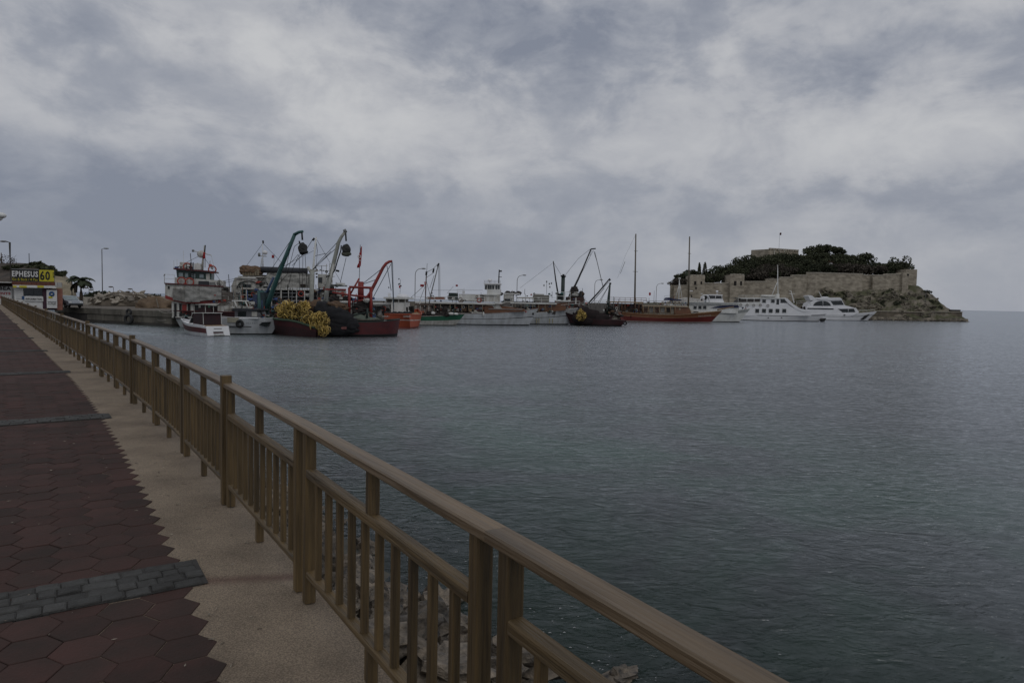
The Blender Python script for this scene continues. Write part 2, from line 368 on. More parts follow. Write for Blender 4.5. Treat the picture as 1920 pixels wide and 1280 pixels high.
    o = n('ShaderNodeOutputMaterial'); L.new(m2.outputs[0], o.inputs[0])
    tag(mb.build('sea', ma), kind='structure')
sea()
def bank():                          # rubble bank under the railing and the sea bed beyond it
    mb = MB(); ns = [.16, .45, .85, 1.3, 1.8, 2.4, 3.0, 3.9, 5.2, 7, 10, 16, 30, 400]; zs = [1.6, 1.2, .85, .5, .22, .0, -.16, -.35, -.6, -.95, -1.5, -2.4, -4, -6]
    ss = [-24 + .5 * i for i in range(0, 110)] + [31 + 3 * i for i in range(0, 27)]
    vs = []
    for s in ss:
        for n, z in zip(ns, zs):
            p = shore(s, n); k = .16 if .3 < n < 11 else 0
            vs.append((p.x, p.y, z + k * mnoise.noise(Vector((p.x * 1.3, p.y * 1.3, 0)))))
    k = len(ns); mb.add(vs, [(i * k + j, (i + 1) * k + j, (i + 1) * k + j + 1, i * k + j + 1)[::-1] for i in range(len(ss) - 1) for j in range(k - 1)])
    bedm = mat('sea_bed', (.085, .078, .060), .9, scale=1.1, c2=(.030, .034, .030), bump=.8, bscale=5)
    tag(mb.build('sea_bed', bedm, smooth=True), kind='structure')
bank()
# --- promenade
pave_base = mat('joint_sand', (.034, .028, .024), .95, scale=6)
tile_m = mat('red_paving_tile', (.076, .041, .035), .92, scale=2.6, c2=(.047, .034, .029), bump=.35, bscale=60, objrand=.24, coords='Object', spec=.2)
tile_far = mat('red_paving_field', (.082, .044, .038), .92, scale=.9, c2=(.054, .039, .034), stretch=(1, 1, 1), bump=.2, bscale=25, island=.35, spec=.2)
cobble_m = mat('grey_cobble', (.082, .082, .078), .9, scale=9, c2=(.052, .050, .047), bump=.8, bscale=40, objrand=.4, spec=.25)
strip_m = mat('exposed_aggregate', (.290, .228, .162), .9, scale=1.6, c2=(.165, .126, .088), bump=.6, bscale=160)
EDGE = -.44                           # the tiles stop here, measured from the posts
def grit(ma):                        # gritty speckle in the aggregate
    t = ma.node_tree; b = t.nodes['Principled BSDF']; l = b.inputs['Base Color'].links[0]; src = l.from_socket
    co = t.nodes.new('ShaderNodeTexCoord'); no = t.nodes.new('ShaderNodeTexNoise'); no.inputs['Scale'].default_value = 130; no.inputs['Detail'].default_value = 2
    t.links.new(co.outputs['Object'], no.inputs['Vector'])
    mr = t.nodes.new('ShaderNodeMapRange'); mr.inputs['From Min'].default_value = .35; mr.inputs['From Max'].default_value = .68; mr.inputs['To Min'].default_value = .68; mr.inputs['To Max'].default_value = 1.45
    t.links.new(no.outputs[0], mr.inputs['Value'])
    # rusty run-off streak from the cobbles to the double posts
    a_ = shore(1.50, EDGE + .1); b_ = shore(1.36, -.02); d_ = (b_ - a_).normalized(); n_ = Vector((-d_.y, d_.x))
    ps = t.nodes.new('ShaderNodeNewGeometry'); sb = t.nodes.new('ShaderNodeVectorMath'); sb.operation = 'SUBTRACT'; t.links.new(ps.outputs['Position'], sb.inputs[0]); sb.inputs[1].default_value = (a_.x, a_.y, 0)
    dp = t.nodes.new('ShaderNodeVectorMath'); dp.operation = 'DOT_PRODUCT'; t.links.new(sb.outputs[0], dp.inputs[0]); dp.inputs[1].default_value = (n_.x, n_.y, 0)
    dl = t.nodes.new('ShaderNodeVectorMath'); dl.operation = 'DOT_PRODUCT'; t.links.new(sb.outputs[0], dl.inputs[0]); dl.inputs[1].default_value = (d_.x, d_.y, 0)
    def m_(op, a, b=None):
        q = t.nodes.new('ShaderNodeMath'); q.operation = op; q.use_clamp = op == 'SUBTRACT'
        for i, s in enumerate((a, b)):
            if s is None: continue
            if isinstance(s, (int, float)): q.inputs[i].default_value = s
            else: t.links.new(s, q.inputs[i])
        return q.outputs[0]
    wob = m_('MULTIPLY', no.outputs[0], .03)
    msk = m_('SUBTRACT', 1.0, m_('MULTIPLY', m_('ABSOLUTE', m_('ADD', dp.outputs['Value'], wob)), 11.0)); msk = m_('MULTIPLY', msk, m_('LESS_THAN', m_('ABSOLUTE', m_('ADD', dl.outputs['Value'], -.28)), .36))
    mxs = t.nodes.new('ShaderNodeMix'); mxs.data_type = 'RGBA'; t.links.new(m_('MULTIPLY', msk, .8), mxs.inputs['Factor']); t.links.new(src, mxs.inputs['A']); mxs.inputs['B'].default_value = (.12, .065, .048, 1); src = mxs.outputs['Result']
    v = t.nodes.new('ShaderNodeVectorMath'); v.operation = 'SCALE'; t.links.new(src, v.inputs[0]); t.links.new(mr.outputs[0], v.inputs['Scale']); t.links.new(v.outputs[0], b.inputs['Base Color'])
grit(strip_m)
def ribbon(mb, n0, n1, z, s0, s1, step=1.0):
    k = int((s1 - s0) / step); vs = []
    for i in range(k + 1):
        s = s0 + (s1 - s0) * i / k; a = shore(s, n0); b = shore(s, n1); vs += [(a.x, a.y, z), (b.x, b.y, z)]
    return mb.add(vs, [(2 * i, 2 * i + 1, 2 * i + 3, 2 * i + 2) for i in range(k)])
promenade = MB()
pv = tag(ribbon(MB(), -7.0, EDGE - .12, WALK - .016, -20, SEND + 10).build('promenade', pave_base), kind='structure')
def strip():
    mb = ribbon(MB(), -.95, .16, WALK - .006, -20, SEND + 10, .5)
    ribbon(mb, .16, .1601, WALK - .006, -20, SEND + 10, 1)
    k = len(mb.v)
    n = int((SEND + 30) / 1.0); vs = []
    for i in range(n + 1):
        a = shore(-20 + i * 1.0, .16); vs += [(a.x, a.y, WALK - .006), (a.x, a.y, .6)]
    mb.add(vs, [(2 * i, 2 * i + 1, 2 * i + 3, 2 * i + 2)[::-1] for i in range(n)])
    tag(mb.build('kerb_strip', strip_m), kind='structure')
strip()
rd = MB(); ribbon(rd, -90, -6.99, WALK - .12, -20, SEND + 10, 4)
tag(rd.build('road', mat('asphalt', (.055, .053, .052), .9, scale=2)), kind='structure')
kb = MB(); ribbon(kb, -7.2, -6.9, WALK - .002, -20, SEND + 10, 2); tag(kb.build('kerb', conc), kind='structure')
# hexagonal tiles, points towards the sea
TP, TC = .238, .205                  # pitch along the rail, across it
BANDS = [(1.46 + 6.2 * i, .37) for i in range(10)]
S0 = 3.13
def hexa(mb, s, n, z, g=.006, jz=0.0, tilt=(0, 0)):
    a = TP / 2 - g; b = TC * .34; c = TC * .665 - g
    o = [(0, c), (a, b * .98), (a, -b * .98), (0, -c), (-a, -b * .98), (-a, b * .98)]
    ol = [shore(s + x, n + y) for x, y in o]; k = len(mb.v)
    top = [(p.x, p.y, z + jz + tilt[0] * x + tilt[1] * y) for p, (x, y) in zip(ol, o)]
    c0 = shore(s, n); ins = [((p[0] - c0.x) * .975 + c0.x, (p[1] - c0.y) * .975 + c0.y, p[2]) for p in top]
    mid = [(p[0], p[1], p[2] - .003) for p in top]; bot = [(p[0], p[1], z - .02) for p in top]
    fs = [tuple(range(6))[::-1]] + [(i, (i + 1) % 6, 6 + (i + 1) % 6, 6 + i)[::-1] for i in range(6)] + [(6 + i, 6 + (i + 1) % 6, 12 + (i + 1) % 6, 12 + i)[::-1] for i in range(6)]
    return mb.add([*ins, *mid, *bot], [tuple(reversed(f)) for f in fs])
def in_band(s):
    return any(b0 + .03 < s < b0 + bw - .06 for b0, bw in BANDS)
tiles = []
for i in range(-14, 170):
    for j in range(0, 26):
        s = i * TP + (TP / 2 if j % 2 else 0); n = EDGE - TC * .66 - j * TC
        if in_band(s): continue
        p = shore(s, n); tiles.append((p.length, s, n))
tiles.sort(key=lambda x: x[0])
vis = []; rest = []
for d, s, n in tiles:
    p = shore(s, n); q = Vector((p.x, p.y, WALK)) - CAMP
    zc = q.dot(AF); u = q.dot(RIGHT) / zc if zc > .2 else 9; v = q.dot(UP) / zc if zc > .2 else 9
    if zc > .2 and abs(u) < .80 and abs(v) < .56 and len(vis) < 300: vis.append((s, n))
    else: rest.append((s, n))
for s, n in vis:
    jz = random.uniform(-.003, .002); mb = MB(); hexa(mb, s, n, WALK, random.uniform(.0015, .004), jz, (random.uniform(-.012, .012), random.uniform(-.012, .012)))
    c = shore(s, n); mb.v = [(x - c.x, y - c.y, z - WALK) for x, y, z in mb.v]
    mb.build('paving_tile', tile_m, pv, loc=(c.x, c.y, WALK))
mb = MB()
for s, n in rest: hexa(mb, s, n, WALK, random.uniform(.002, .004), random.uniform(-.003, .002), (random.uniform(-.01, .01), random.uniform(-.01, .01)))
tag(mb.build('paving_tiles', tile_far, pv), kind='stuff')
mb = MB(); ribbon(mb, -7, EDGE - .05, WALK - .004, 40.4, SEND + 10, 2); mb.build('far_paving', tile_far, pv)
# grey cobble bands
cob_rest = MB()
for b0, bw in BANDS: ribbon(MB(), -3.2, EDGE + .08, WALK + .0015, b0 - .02, b0 + bw + .03, .1).build('mortar', mat('cobble_mortar', (.048, .045, .042), .95, scale=8), pv)
for bi, (b0, bw) in enumerate(BANDS):
    for r_ in range(4):
        off = random.uniform(0, .2); n = EDGE + .10 - off * .3
        while n > -3.2:
            ln = random.uniform(.085, .17); wd = .095
            sc_ = b0 - .02 + r_ * .1 + .05; mbx = MB(); a = shore(sc_, n - ln / 2); h = heading(sc_)
            jz = random.uniform(-.004, .007)
            if bi < 1:
                mbx.add([*[(x, y, -.045) for x, y in ((-ln / 2, -wd / 2), (ln / 2, -wd / 2), (ln / 2, wd / 2), (-ln / 2, wd / 2))], *[(x * random.uniform(.9, .98), y * random.uniform(.9, .99), .004) for x, y in ((-ln / 2, -wd / 2), (ln / 2, -wd / 2), (ln / 2, wd / 2), (-ln / 2, wd / 2))], *[(x * random.uniform(.70, .84), y * random.uniform(.68, .84), .0095 + random.uniform(-.003, .003)) for x, y in ((-ln / 2, -wd / 2), (ln / 2, -wd / 2), (ln / 2, wd / 2), (-ln / 2, wd / 2))]], [(8, 9, 10, 11)] + [(k0 + q_, k0 + (q_ + 1) % 4, k0 + 4 + (q_ + 1) % 4, k0 + 4 + q_) for k0 in (0, 4) for q_ in range(4)])
                mbx.build('cobblestone', cobble_m, pv, loc=(a.x, a.y, WALK + jz + .003), rz=h)
            else: cob_rest.box((a.x, a.y, WALK - .016 + jz), (ln - .012, wd - .006, .05), h)
            n -= ln
tag(cob_rest.build('cobblestones', cobble_m, pv), kind='stuff')
# fallen leaves and specks
mb = MB()
for i in range(170):
    s = random.uniform(-.4, 7) ** 1.0; n = random.uniform(-2.6, .05); a = shore(s, n); r0 = random.uniform(.004, .013); an = random.uniform(0, 6.3); z = WALK + .006
    q = [(math.cos(an) * r0 * 1.6, math.sin(an) * r0 * 1.6), (-math.sin(an) * r0 * .5, math.cos(an) * r0 * .5), (-math.cos(an) * r0 * 1.6, -math.sin(an) * r0 * 1.6), (math.sin(an) * r0 * .5, -math.cos(an) * r0 * .5)]
    mb.add([(a.x + x, a.y + y, z + random.uniform(0, .004)) for x, y in q], [(0, 1, 2, 3)])
for i in range(40):
    s = random.uniform(-.2, 5.5); n = random.uniform(-.48, .0); a = shore(s, n); an = random.uniform(0, 6.3); l_ = random.uniform(.008, .028); q = Vector((math.cos(an) * l_, math.sin(an) * l_, 0)); p_ = Vector((a.x, a.y, WALK - .002))
    mb.tube([p_ - q, p_ + Vector((0, 0, .004)), p_ + q * .7 + Vector((.004, .003, .002))], .0025, n=4)
tag(mb.build('leaf_litter', mat('dry_leaf', (.42, .38, .30), .9, scale=50, c2=(.10, .07, .05), island=.9)), 'pale dry leaf bits scattered over the tiles and kerb strip', 'litter', kind='stuff')

# ================================================================== RAILING
def wood(name, axis):
    st = (34, 34, 1.6) if axis == 'z' else (1.6, 34, 34)
    return mat(name, (.172, .112, .044), .6, scale=1.0, c2=(.050, .034, .016), stretch=st, bump=.6, bscale=2.5, objrand=.35)
wz, wx = wood('post_wood', 'z'), wood('rail_wood', 'x')
railw = mat('handrail_wood', (.205, .143, .080), .5, scale=1.0, c2=(.095, .066, .037), stretch=(1.2, 22, 22), bump=.5, bscale=2.5, objrand=.2)
def bevbox(dx, dy, dz, b=.006):
    mb = MB(); x, y, z = dx / 2, dy / 2, dz
    ring = [(x - b, y), (x, y - b), (x, -y + b), (x - b, -y), (-x + b, -y), (-x, -y + b), (-x, y - b), (-x + b, y)]
    mb.vprism(ring, 0, z); return mb
def railbox(L_, dy, dz, b=.006):      # bar along x with eased long edges, z 0..dz
    mb = MB(); y = dy / 2
    ol = [(-y + b, 0), (y - b, 0), (y, b), (y, dz - b), (y - b, dz), (-y + b, dz), (-y, dz - b), (-y, b)]
    vs = [(-L_ / 2, a, c) for a, c in ol] + [(L_ / 2, a, c) for a, c in ol]; n = 8
    return mb.add(vs, [tuple(range(n - 1, -1, -1)), tuple(range(n, 2 * n))] + [(i, (i + 1) % n, n + (i + 1) % n, n + i) for i in range(n)])
BAY = 1.985; GAPP = .175; HR = .963
PT, PW = .062, .058                    # post: along and across the railing
me_post = bevbox(PT, PW, HR - .038).mesh('post', wz)
me_tall = bevbox(.07, .075, HR + .055).mesh('tall_post', wz)
me_hand = railbox(BAY + .002, .084, .038).mesh('handrail', railw)
PL = BAY - GAPP - PT                   # clear panel length
me_mid = railbox(PL, .056, .048).mesh('mid_rail', wx)
me_bot = railbox(PL, .054, .036).mesh('bottom_rail', wx)
me_bal = bevbox(.033, .030, .505, .003).mesh('baluster', wz)
me_stub = bevbox(.055, .046, HR - .038 - .735).mesh('upper_stub', wz)
me_foot = bevbox(.055, .046, .145).mesh('foot', wz)
rl = thing('railing', 'long brown timber railing with balusters running along the sea edge of the promenade', 'railing', (PATH[0].x, PATH[0].y, WALK))
org = Vector((PATH[0].x, PATH[0].y, WALK))
def part(name, me, s, n, z):
    p = shore(s, n); o = link(name, me, rl, (p.x - org.x, p.y - org.y, z)); return o
sB = 1.0                        # joint B along the line (photo: pair of posts in the middle)
bal_rest = MB(); nb = 0
joints = [sB + BAY * k for k in range(-3, 51)]
OFF = .058                            # centre line of the timber seen from the inner post face
for k, sj in enumerate(joints):
    hj = heading(sj)
    for ds in (-GAPP / 2, GAPP / 2):
        o = part('post', me_post, sj + ds, OFF, 0); o.rotation_euler.z = math.pi / 2 + heading(sj + ds)
    if (k - 3) % 3 == 1:
        o = part('tall_post', me_tall, sj, OFF - .015, 0); o.rotation_euler.z = math.pi / 2 + hj
    if k == len(joints) - 1: break
    sm = sj + BAY / 2; a = shore(sj, OFF); b = shore(sj + BAY, OFF); rz = math.atan2(b.y - a.y, b.x - a.x); mid = (a + b) / 2
    def rp(name, me, z, dx=0.0):
        o = link(name, me, rl, (mid.x + math.cos(rz) * dx - org.x, mid.y + math.sin(rz) * dx - org.y, z), rz); return o
    rp('handrail', me_hand, HR - .038); rp('mid_rail', me_mid, .687); rp('bottom_rail', me_bot, .145)
    rp('upper_stub', me_stub, .735); rp('foot', me_foot, 0)
    for i in range(10):
        dx = (i - 4.5) * (PL / 10.6)
        if nb < 300: rp('baluster', me_bal, .181, dx); nb += 1
        else: bal_rest.box((mid.x + math.cos(rz) * dx - org.x, mid.y + math.sin(rz) * dx - org.y, .435), (.033, .03, .50), rz)
tag(bal_rest.build('balusters', wz, rl), kind='stuff')

# ================================================================== SHORE ROCKS
def boulder(r, seed):
    mb = MB(); mb.blob((0, 0, 0), (r, r * random.uniform(.7, 1), r * random.uniform(.5, .8)), 14, 9, .75, 1.1, seed)
    # chip it into facets
    return mb.mesh('boulder', rockm)
bms = [boulder(1.0, i + 1) for i in range(9)]
def rock_at(s, n, r, z, label, cat='rock', group='boulders below the railing'):
    p = shore(s, n); o = link('boulder', random.choice(bms)); o.location = (p.x, p.y, z)
    o.scale = (r, r * random.uniform(.8, 1.1), r * random.uniform(.8, 1.05)); o.rotation_euler = (random.uniform(-.4, .4), random.uniform(-.4, .4), random.uniform(0, 6.3)); tag(o, label, cat, group); return o
for i in range(190):
    s = random.uniform(-3.2, 9.5); n = random.uniform(.30, 2.45) + random.choice((0, 0, .35)); z = 1.42 - .56 * n + random.uniform(-.12, .10); r = random.uniform(.10, .33)
    rock_at(s, n, r, z - r * .2, 'rough grey-brown boulder lying in the rubble between railing and water')
for i in range(45):
    s = random.uniform(9.5, 30); n = random.uniform(.5, 2.5); z = 1.3 - .56 * n + random.uniform(-.12, .08); r = random.uniform(.2, .4)
    rock_at(s, n, r, z - r * .2, 'rough grey-brown boulder lying in the rubble between railing and water')
def big_rock(px, py, z, r, label):
    p = at(px, py, z); o = link('boulder', random.choice(bms)); o.location = p; o.scale = (r, r * .8, r * .6); o.rotation_euler = (.1, -.15, random.uniform(0, 6)); tag(o, label, 'rock', 'boulders below the railing')
big_rock(800, 1165, .30, .40, 'large flat tan boulder seen through the balusters left of the double posts')
for px, py, z, r in ((655, 1110, .75, .30), (715, 1200, .95, .34), (835, 1262, .75, .36), (735, 1120, .3, .26), (925, 1255, .4, .28), (680, 1060, .3, .28)): big_rock(px, py, z, r, 'rough grey-brown boulder lying in the rubble between railing and water')
big_rock(985, 1235, .35, .40, 'grey boulder right of the double posts behind the nearest balusters')
big_rock(1165, 1268, .02, .22, 'brown rock at the waterline below the nearest rails')

mb = MB(); rf = random.Random(41)
for i in range(260):
    s = rf.uniform(-1, 7); n = 2.5 + abs(rf.gauss(0, .9)); a = shore(s, n); r0 = rf.uniform(.003, .011); an = rf.uniform(-.3, .5)
    mb.add([(a.x + math.cos(an) * r0 * 2, a.y + math.sin(an) * r0 * 2, .006), (a.x - math.sin(an) * r0 * .5, a.y + math.cos(an) * r0 * .5, .012), (a.x - math.cos(an) * r0 * 2, a.y - math.sin(an) * r0 * 2, .006), (a.x + math.sin(an) * r0 * .5, a.y - math.cos(an) * r0 * .5, .01)], [(0, 1, 2, 3)])
tag(mb.build('foam_flecks', mat('foam', (.5, .5, .5), .8)), 'white foam flecks on the shallow water by the rocks', 'foam', kind='stuff')

# ================================================================== BOATS
class Boat:
    """A vessel: origin at the water, x towards the bow, y to port, z up."""
    def __init__(s, name, label, cat, o, ang, group=None):
        s.f = Vector((math.cos(ang), math.sin(ang), 0)); s.l = Vector((-s.f.y, s.f.x, 0)); s.o = Vector((o[0], o[1], 0))
        s.root = thing(name, label, cat, s.o, ang, group); s.ns = -1 if s.l.y > 0 else 1; s.hw = 2.0
    def p(s, px, py, y=None, x=None):
        """The spot of the picture on the boat's lengthwise plane y (or crosswise plane x)."""
        r = ray(px, py)
        if x is None:
            y = s.ns * s.hw if y is None else y
            t = ((s.o - CAMP).dot(s.l) + y) / r.dot(s.l)
        else: t = ((s.o - CAMP).dot(s.f) + x) / r.dot(s.f)
        q = CAMP + r * t - s.o; return Vector((q.dot(s.f), q.dot(s.l), q.z))
    def hull(s, L, hw, sheer, bands, rake=1.2, wl_stern=.8, wl_bow=1.7, full=2.6, stern_rake=.3, deck=.35, deckm=None, x0=0.0, trim=None, bulw=.12):
        """sheer = heights at stern, middle, bow; bands = (v0, v1, material, name)."""
        s.hw = hw; zs, zm, zb = sheer; n = 26
        def sh(t): return zm + (zs - zm) * max(0, (.45 - t) / .45) ** 2 + (zb - zm) * max(0, (t - .45) / .55) ** 2
        def bw(t): return hw * (1 - max(0, (t - .35) / .65) ** full) * (1 - .18 * max(0, (.4 - t) / .4) ** 2)
        def ww(t): return hw * .93 * (1 - max(0, (t - .30) / .70) ** wl_bow) * (1 - (1 - wl_stern) * max(0, (.5 - t) / .5) ** 2)
        def pt(t, v, sg):
            v = v; vv = max(v, 0) ** .85 if v > 0 else 0
            y = (ww(t) + (bw(t) - ww(t)) * vv) * (1 if v >= 0 else max(0.05, 1 + v * 1.6)); z = v * sh(t)
            x = x0 + t * L + rake * v * t ** 5 - stern_rake * v * (1 - t) ** 6
            return Vector((x, sg * y, z))
        s.pt = pt; s.sh = sh
        for (v0, v1, ma, name) in bands:
            mb = MB(); k = 5; vs = []
            for sg in (1, -1):
                for i in range(n + 1):
                    for j in range(k + 1): vs.append(pt(i / n, v0 + (v1 - v0) * j / k, sg))
            fs = []; w_ = k + 1; q = (n + 1) * w_
            for i in range(n):
                for j in range(k):
                    fs.append((i * w_ + j, (i + 1) * w_ + j, (i + 1) * w_ + j + 1, i * w_ + j + 1)[::-1]); fs.append((q + i * w_ + j, q + (i + 1) * w_ + j, q + (i + 1) * w_ + j + 1, q + i * w_ + j + 1))
            fs += [(j, j + 1, q + j + 1, q + j) for j in range(k)]
            mb.add(vs, fs); mb.build(name, ma, s.root, True)
        dk = MB(); vs = []
        for i in range(n + 1):
            t = i / n; v = max(.2, 1 - deck / max(.3, sh(t))); a = pt(t, v, 1); b = pt(t, v, -1); vs += [a * 1, b * 1]
        for v in vs: v.y *= .96
        dk.add(vs, [(2 * i, 2 * i + 2, 2 * i + 3, 2 * i + 1)[::-1] for i in range(n)]); dk.build('deck', deckm or lightwood, s.root)
        # cap rail and its inner face
        if trim:
            cp = MB()
            for sg in (1, -1):
                pts = [pt(i / n, 1, sg) + Vector((0, -sg * .02, .015)) for i in range(n + 1)]
                cp.tube(pts, bulw * .5, n=5)
            a, b = pt(0, 1, 1), pt(0, 1, -1); cp.tube([a, b], bulw * .5, n=5)
            cp.build('gunwale', trim, s.root, True)
        return s
    def box(s, name, px0, px1, py0, py1, ma, y0=None, y1=None, parent=None):
        """Box whose near face covers that window of the picture, y0 near and y1 far."""
        y0 = s.ns * s.hw * .8 if y0 is None else y0; y1 = -y0 if y1 is None else y1
        mx, my = (px0 + px1) / 2, (py0 + py1) / 2
        xa, xb = s.p(px0, my, y0).x, s.p(px1, my, y0).x; za, zb = s.p(mx, py1, y0).z, s.p(mx, py0, y0).z
        mb = MB().box(((xa + xb) / 2, (y0 + y1) / 2, (za + zb) / 2), (abs(xb - xa), abs(y1 - y0), abs(zb - za)))
        return mb.build(name, ma, parent or s.root)
    def poly(s, name, pts, ma, y0=None, y1=None, parent=None):
        y0 = s.ns * s.hw * .8 if y0 is None else y0; y1 = -y0 if y1 is None else y1
        ol = [(q.x, q.z) for q in (s.p(a, b, y0) for a, b in pts)]
        return MB().prism(ol, y0, y1).build(name, ma, parent or s.root)
    def pane(s, name, px0, px1, py0, py1, ma, y, th=.05, parent=None, frame=None):
        o = s.box(name, px0, px1, py0, py1, ma, y + s.ns * th * .5, y - s.ns * th * .5, parent)
        if frame:
            mx, my = (px0 + px1) / 2, (py0 + py1) / 2; yy = y + s.ns * th
            xa, xb = sorted((s.p(px0, my, y).x, s.p(px1, my, y).x)); za, zb = s.p(mx, py1, y).z, s.p(mx, py0, y).z; r = .05; fb = MB()
            for c, d in ((((xa + xb) / 2, yy, zb), (xb - xa + r, r, r)), (((xa + xb) / 2, yy, za), (xb - xa + r, r, r)), ((xa, yy, (za + zb) / 2), (r, r * .9, zb - za - r)), ((xb, yy, (za + zb) / 2), (r, r * .9, zb - za - r))): fb.box(c, d)
            fb.build('window_frame', frame, o)
        return o
    def bar(s, name, pts, r, ma, r1=None, n=6, y=0.0, parent=None):
        q = [s.p(a[0], a[1], a[2] if len(a) > 2 else y) for a in pts]
        return MB().tube(q, r, r1, n).build(name, ma, parent or s.root, True)
    def cables(s, segs, r=.022, ma=None, name='rigging', y=0.0):
        mb = MB()
        for sg in segs:
            q = [s.p(a[0], a[1], a[2] if len(a) > 2 else y) for a in sg]; mb.tube(q, r, n=4, cap=False)
        return mb.build(name, ma or black, s.root)
    def rings(s, lst, Rr=.33, r=.07, ma=None, y=None, name='lifebuoy'):
        for (px, py) in lst:
            c = s.p(px, py, (s.ns * s.hw * .85 if y is None else y)); MB().ring(c, Rr, r).build(name, ma or ringred, s.root, True)
    def rail(s, pts, h, r=.025, ma=None, y=None, step=1.2, name='guard_rail', mids=1):
        y = s.ns * s.hw * .9 if y is None else y; mb = MB(); q = [s.p(a, b, y) for a, b in pts]
        up = Vector((0, 0, h))
        for k in range(mids + 1): mb.tube([v + up * (1 - k * .5) for v in q], r, n=4)
        for a, b in zip(q[:-1], q[1:]):
            n = max(1, int((b - a).length / step))
            for i in range(n + 1): c = a + (b - a) * i / n; mb.tube([c, c + up], r * .9, n=4)
        return mb.build(name, ma or white, s.root)
    def name_text(s, txt, px0, px1, py, h, ma, y, tilt=0.0):
        a, b = s.p(px0, py, y), s.p(px1, py + tilt, y); c = (a + b) / 2
        o = text(txt, h, (b - a).length, ma, s.root, c, b - a, (0, 0, 1)); return o
def flag(b, px0, py0, px1, py1, y=0.0, n=5):
    """Red flag hanging between two picture corners, slightly rippled."""
    a = b.p(px0, py0, y); c = b.p(px1, py1, y); mb = MB(); vs = []
    for i in range(n + 1):
        for j in range(n + 1):
            x = a.x + (c.x - a.x) * i / n; z = a.z + (c.z - a.z) * j / n
            vs.append((x, y + .06 * math.sin(i * 2.1 + j * .6), z))
    mb.add(vs, [(i * (n + 1) + j, (i + 1) * (n + 1) + j, (i + 1) * (n + 1) + j + 1, i * (n + 1) + j + 1) for i in range(n) for j in range(n)])
    me = mb.mesh('flag', flagred, True); o = link('flag', me, b.root); md = o.modifiers.new('cloth', 'SOLIDIFY'); md.thickness = .015
    return o
def lumps(b, name, spots, ma, jit=.5, kind=None, label=None, cat=None, smooth=False):
    """A heap of soft bundles: (px, py, y, rx, ry, rz)."""
    mb = MB()
    for i, (px, py, y, rx, ry, rz) in enumerate(spots): mb.blob(b.p(px, py, y), (rx, ry, rz), 14, 9, jit, 1.6, i + len(name))
    return mb.build(name, ma, b.root, smooth)
def loose(b, o, label, cat, kind=None):          # a thing that lies on a boat: top-level, at its place in the world
    mw = Matrix.Translation(b.o) @ Matrix.Rotation(b.root.rotation_euler.z, 4, 'Z'); o.parent = None; o.matrix_world = mw
    return tag(o, label, cat, None, kind)

def drape(b, name, pts, ma, y0, depth, parent=None, amp=.10, seed=0, nx=26, nz=12):
    """Soft stack with a creased front: four picture corners (top left, top right, bottom right, bottom left)."""
    q = [b.p(px, py, y0) for px, py in pts]; mb = MB(); vs = []
    def w(i, j): 
        f, g = i / nx, j / nz; a = q[0].lerp(q[1], f); c = q[3].lerp(q[2], f); return a.lerp(c, g)
    for j in range(nz + 1):
        for i in range(nx + 1):
            v = w(i, j); k = mnoise.noise(Vector((v.x * 1.1, v.z * 2.6, seed))) + .6 * mnoise.noise(Vector((v.x * 4, v.z * 1.2, seed + 5)))
            v = v + Vector((0, b.ns * amp * k, .5 * amp * mnoise.noise(Vector((v.x * 1.5, seed, 1))) if j == 0 else 0)); vs.append(v)
    r_ = nx + 1; mb.add(vs, [(j * r_ + i, j * r_ + i + 1, (j + 1) * r_ + i + 1, (j + 1) * r_ + i) for j in range(nz) for i in range(nx)])
    bk = [vs[i] + Vector((0, -b.ns * depth, .12 * math.sin(i * .5))) for i in range(nx + 1)]; k0 = len(mb.v); mb.v.extend([tuple(v) for v in bk]); mb.f.extend([(i, i + 1, k0 + i + 1, k0 + i) for i in range(nx)])
    for e in (0, nx):
        col_ = [vs[j * r_ + e] for j in range(nz + 1)]; k1 = len(mb.v); mb.v.extend([tuple(v) for v in col_] + [tuple(v + Vector((0, -b.ns * depth, 0))) for v in col_]); mb.f.extend([(k1 + j, k1 + j + 1, k1 + nz + 2 + j, k1 + nz + 1 + j) for j in range(nz)])
    return mb.build(name, ma, parent or b.root)
def clutter(b, px0, px1, py0, py1, n, seed, y0, y1, big=.45):
    """Loose gear on deck: crates, drums, coils, posts and lines, joined per colour."""
    rr = random.Random(seed); cs = [MATS['dark_gear_'], white2, tarp, brownnet, black, blue, teal, ringred, greymetal]; mbs = [MB() for _ in cs]
    for i in range(n):
        k = rr.choice((0, 0, 0, 1, 1, 2, 3, 4, 4, 5, 6, 7, 8)); mb = mbs[k]; c = b.p(rr.uniform(px0, px1), rr.uniform(py0, py1), rr.uniform(y0, y1)); t = rr.random(); r = rr.uniform(.12, big)
        if t < .35: mb.box(c, (r * 1.3, r, r * rr.uniform(.5, 1.2)), rr.uniform(0, 1.5))
        elif t < .6: mb.blob(c, (r, r * .8, r * .6), 9, 6, .5, 1.6, i)
        elif t < .75: mb.ring(c, r * .7, .06, (rr.uniform(-.5, .5), 1, rr.uniform(-.5, .5)), 10, 5)
        elif t < .9: mb.tube([c, c + Vector((rr.uniform(-.1, .1), 0, rr.uniform(.5, 1.6)))], .035, n=5)
        else: mb.tube([c, c + Vector((rr.uniform(-1.4, 1.4), 0, rr.uniform(-.3, .5)))], .03, n=4)
    for mb, ma in zip(mbs, cs):
        if mb.v: tag(mb.build('deck_gear', ma, b.root), kind='stuff')
mat('dark_gear_', (.035, .03, .028), .9, scale=4, c2=(.012, .014, .012))
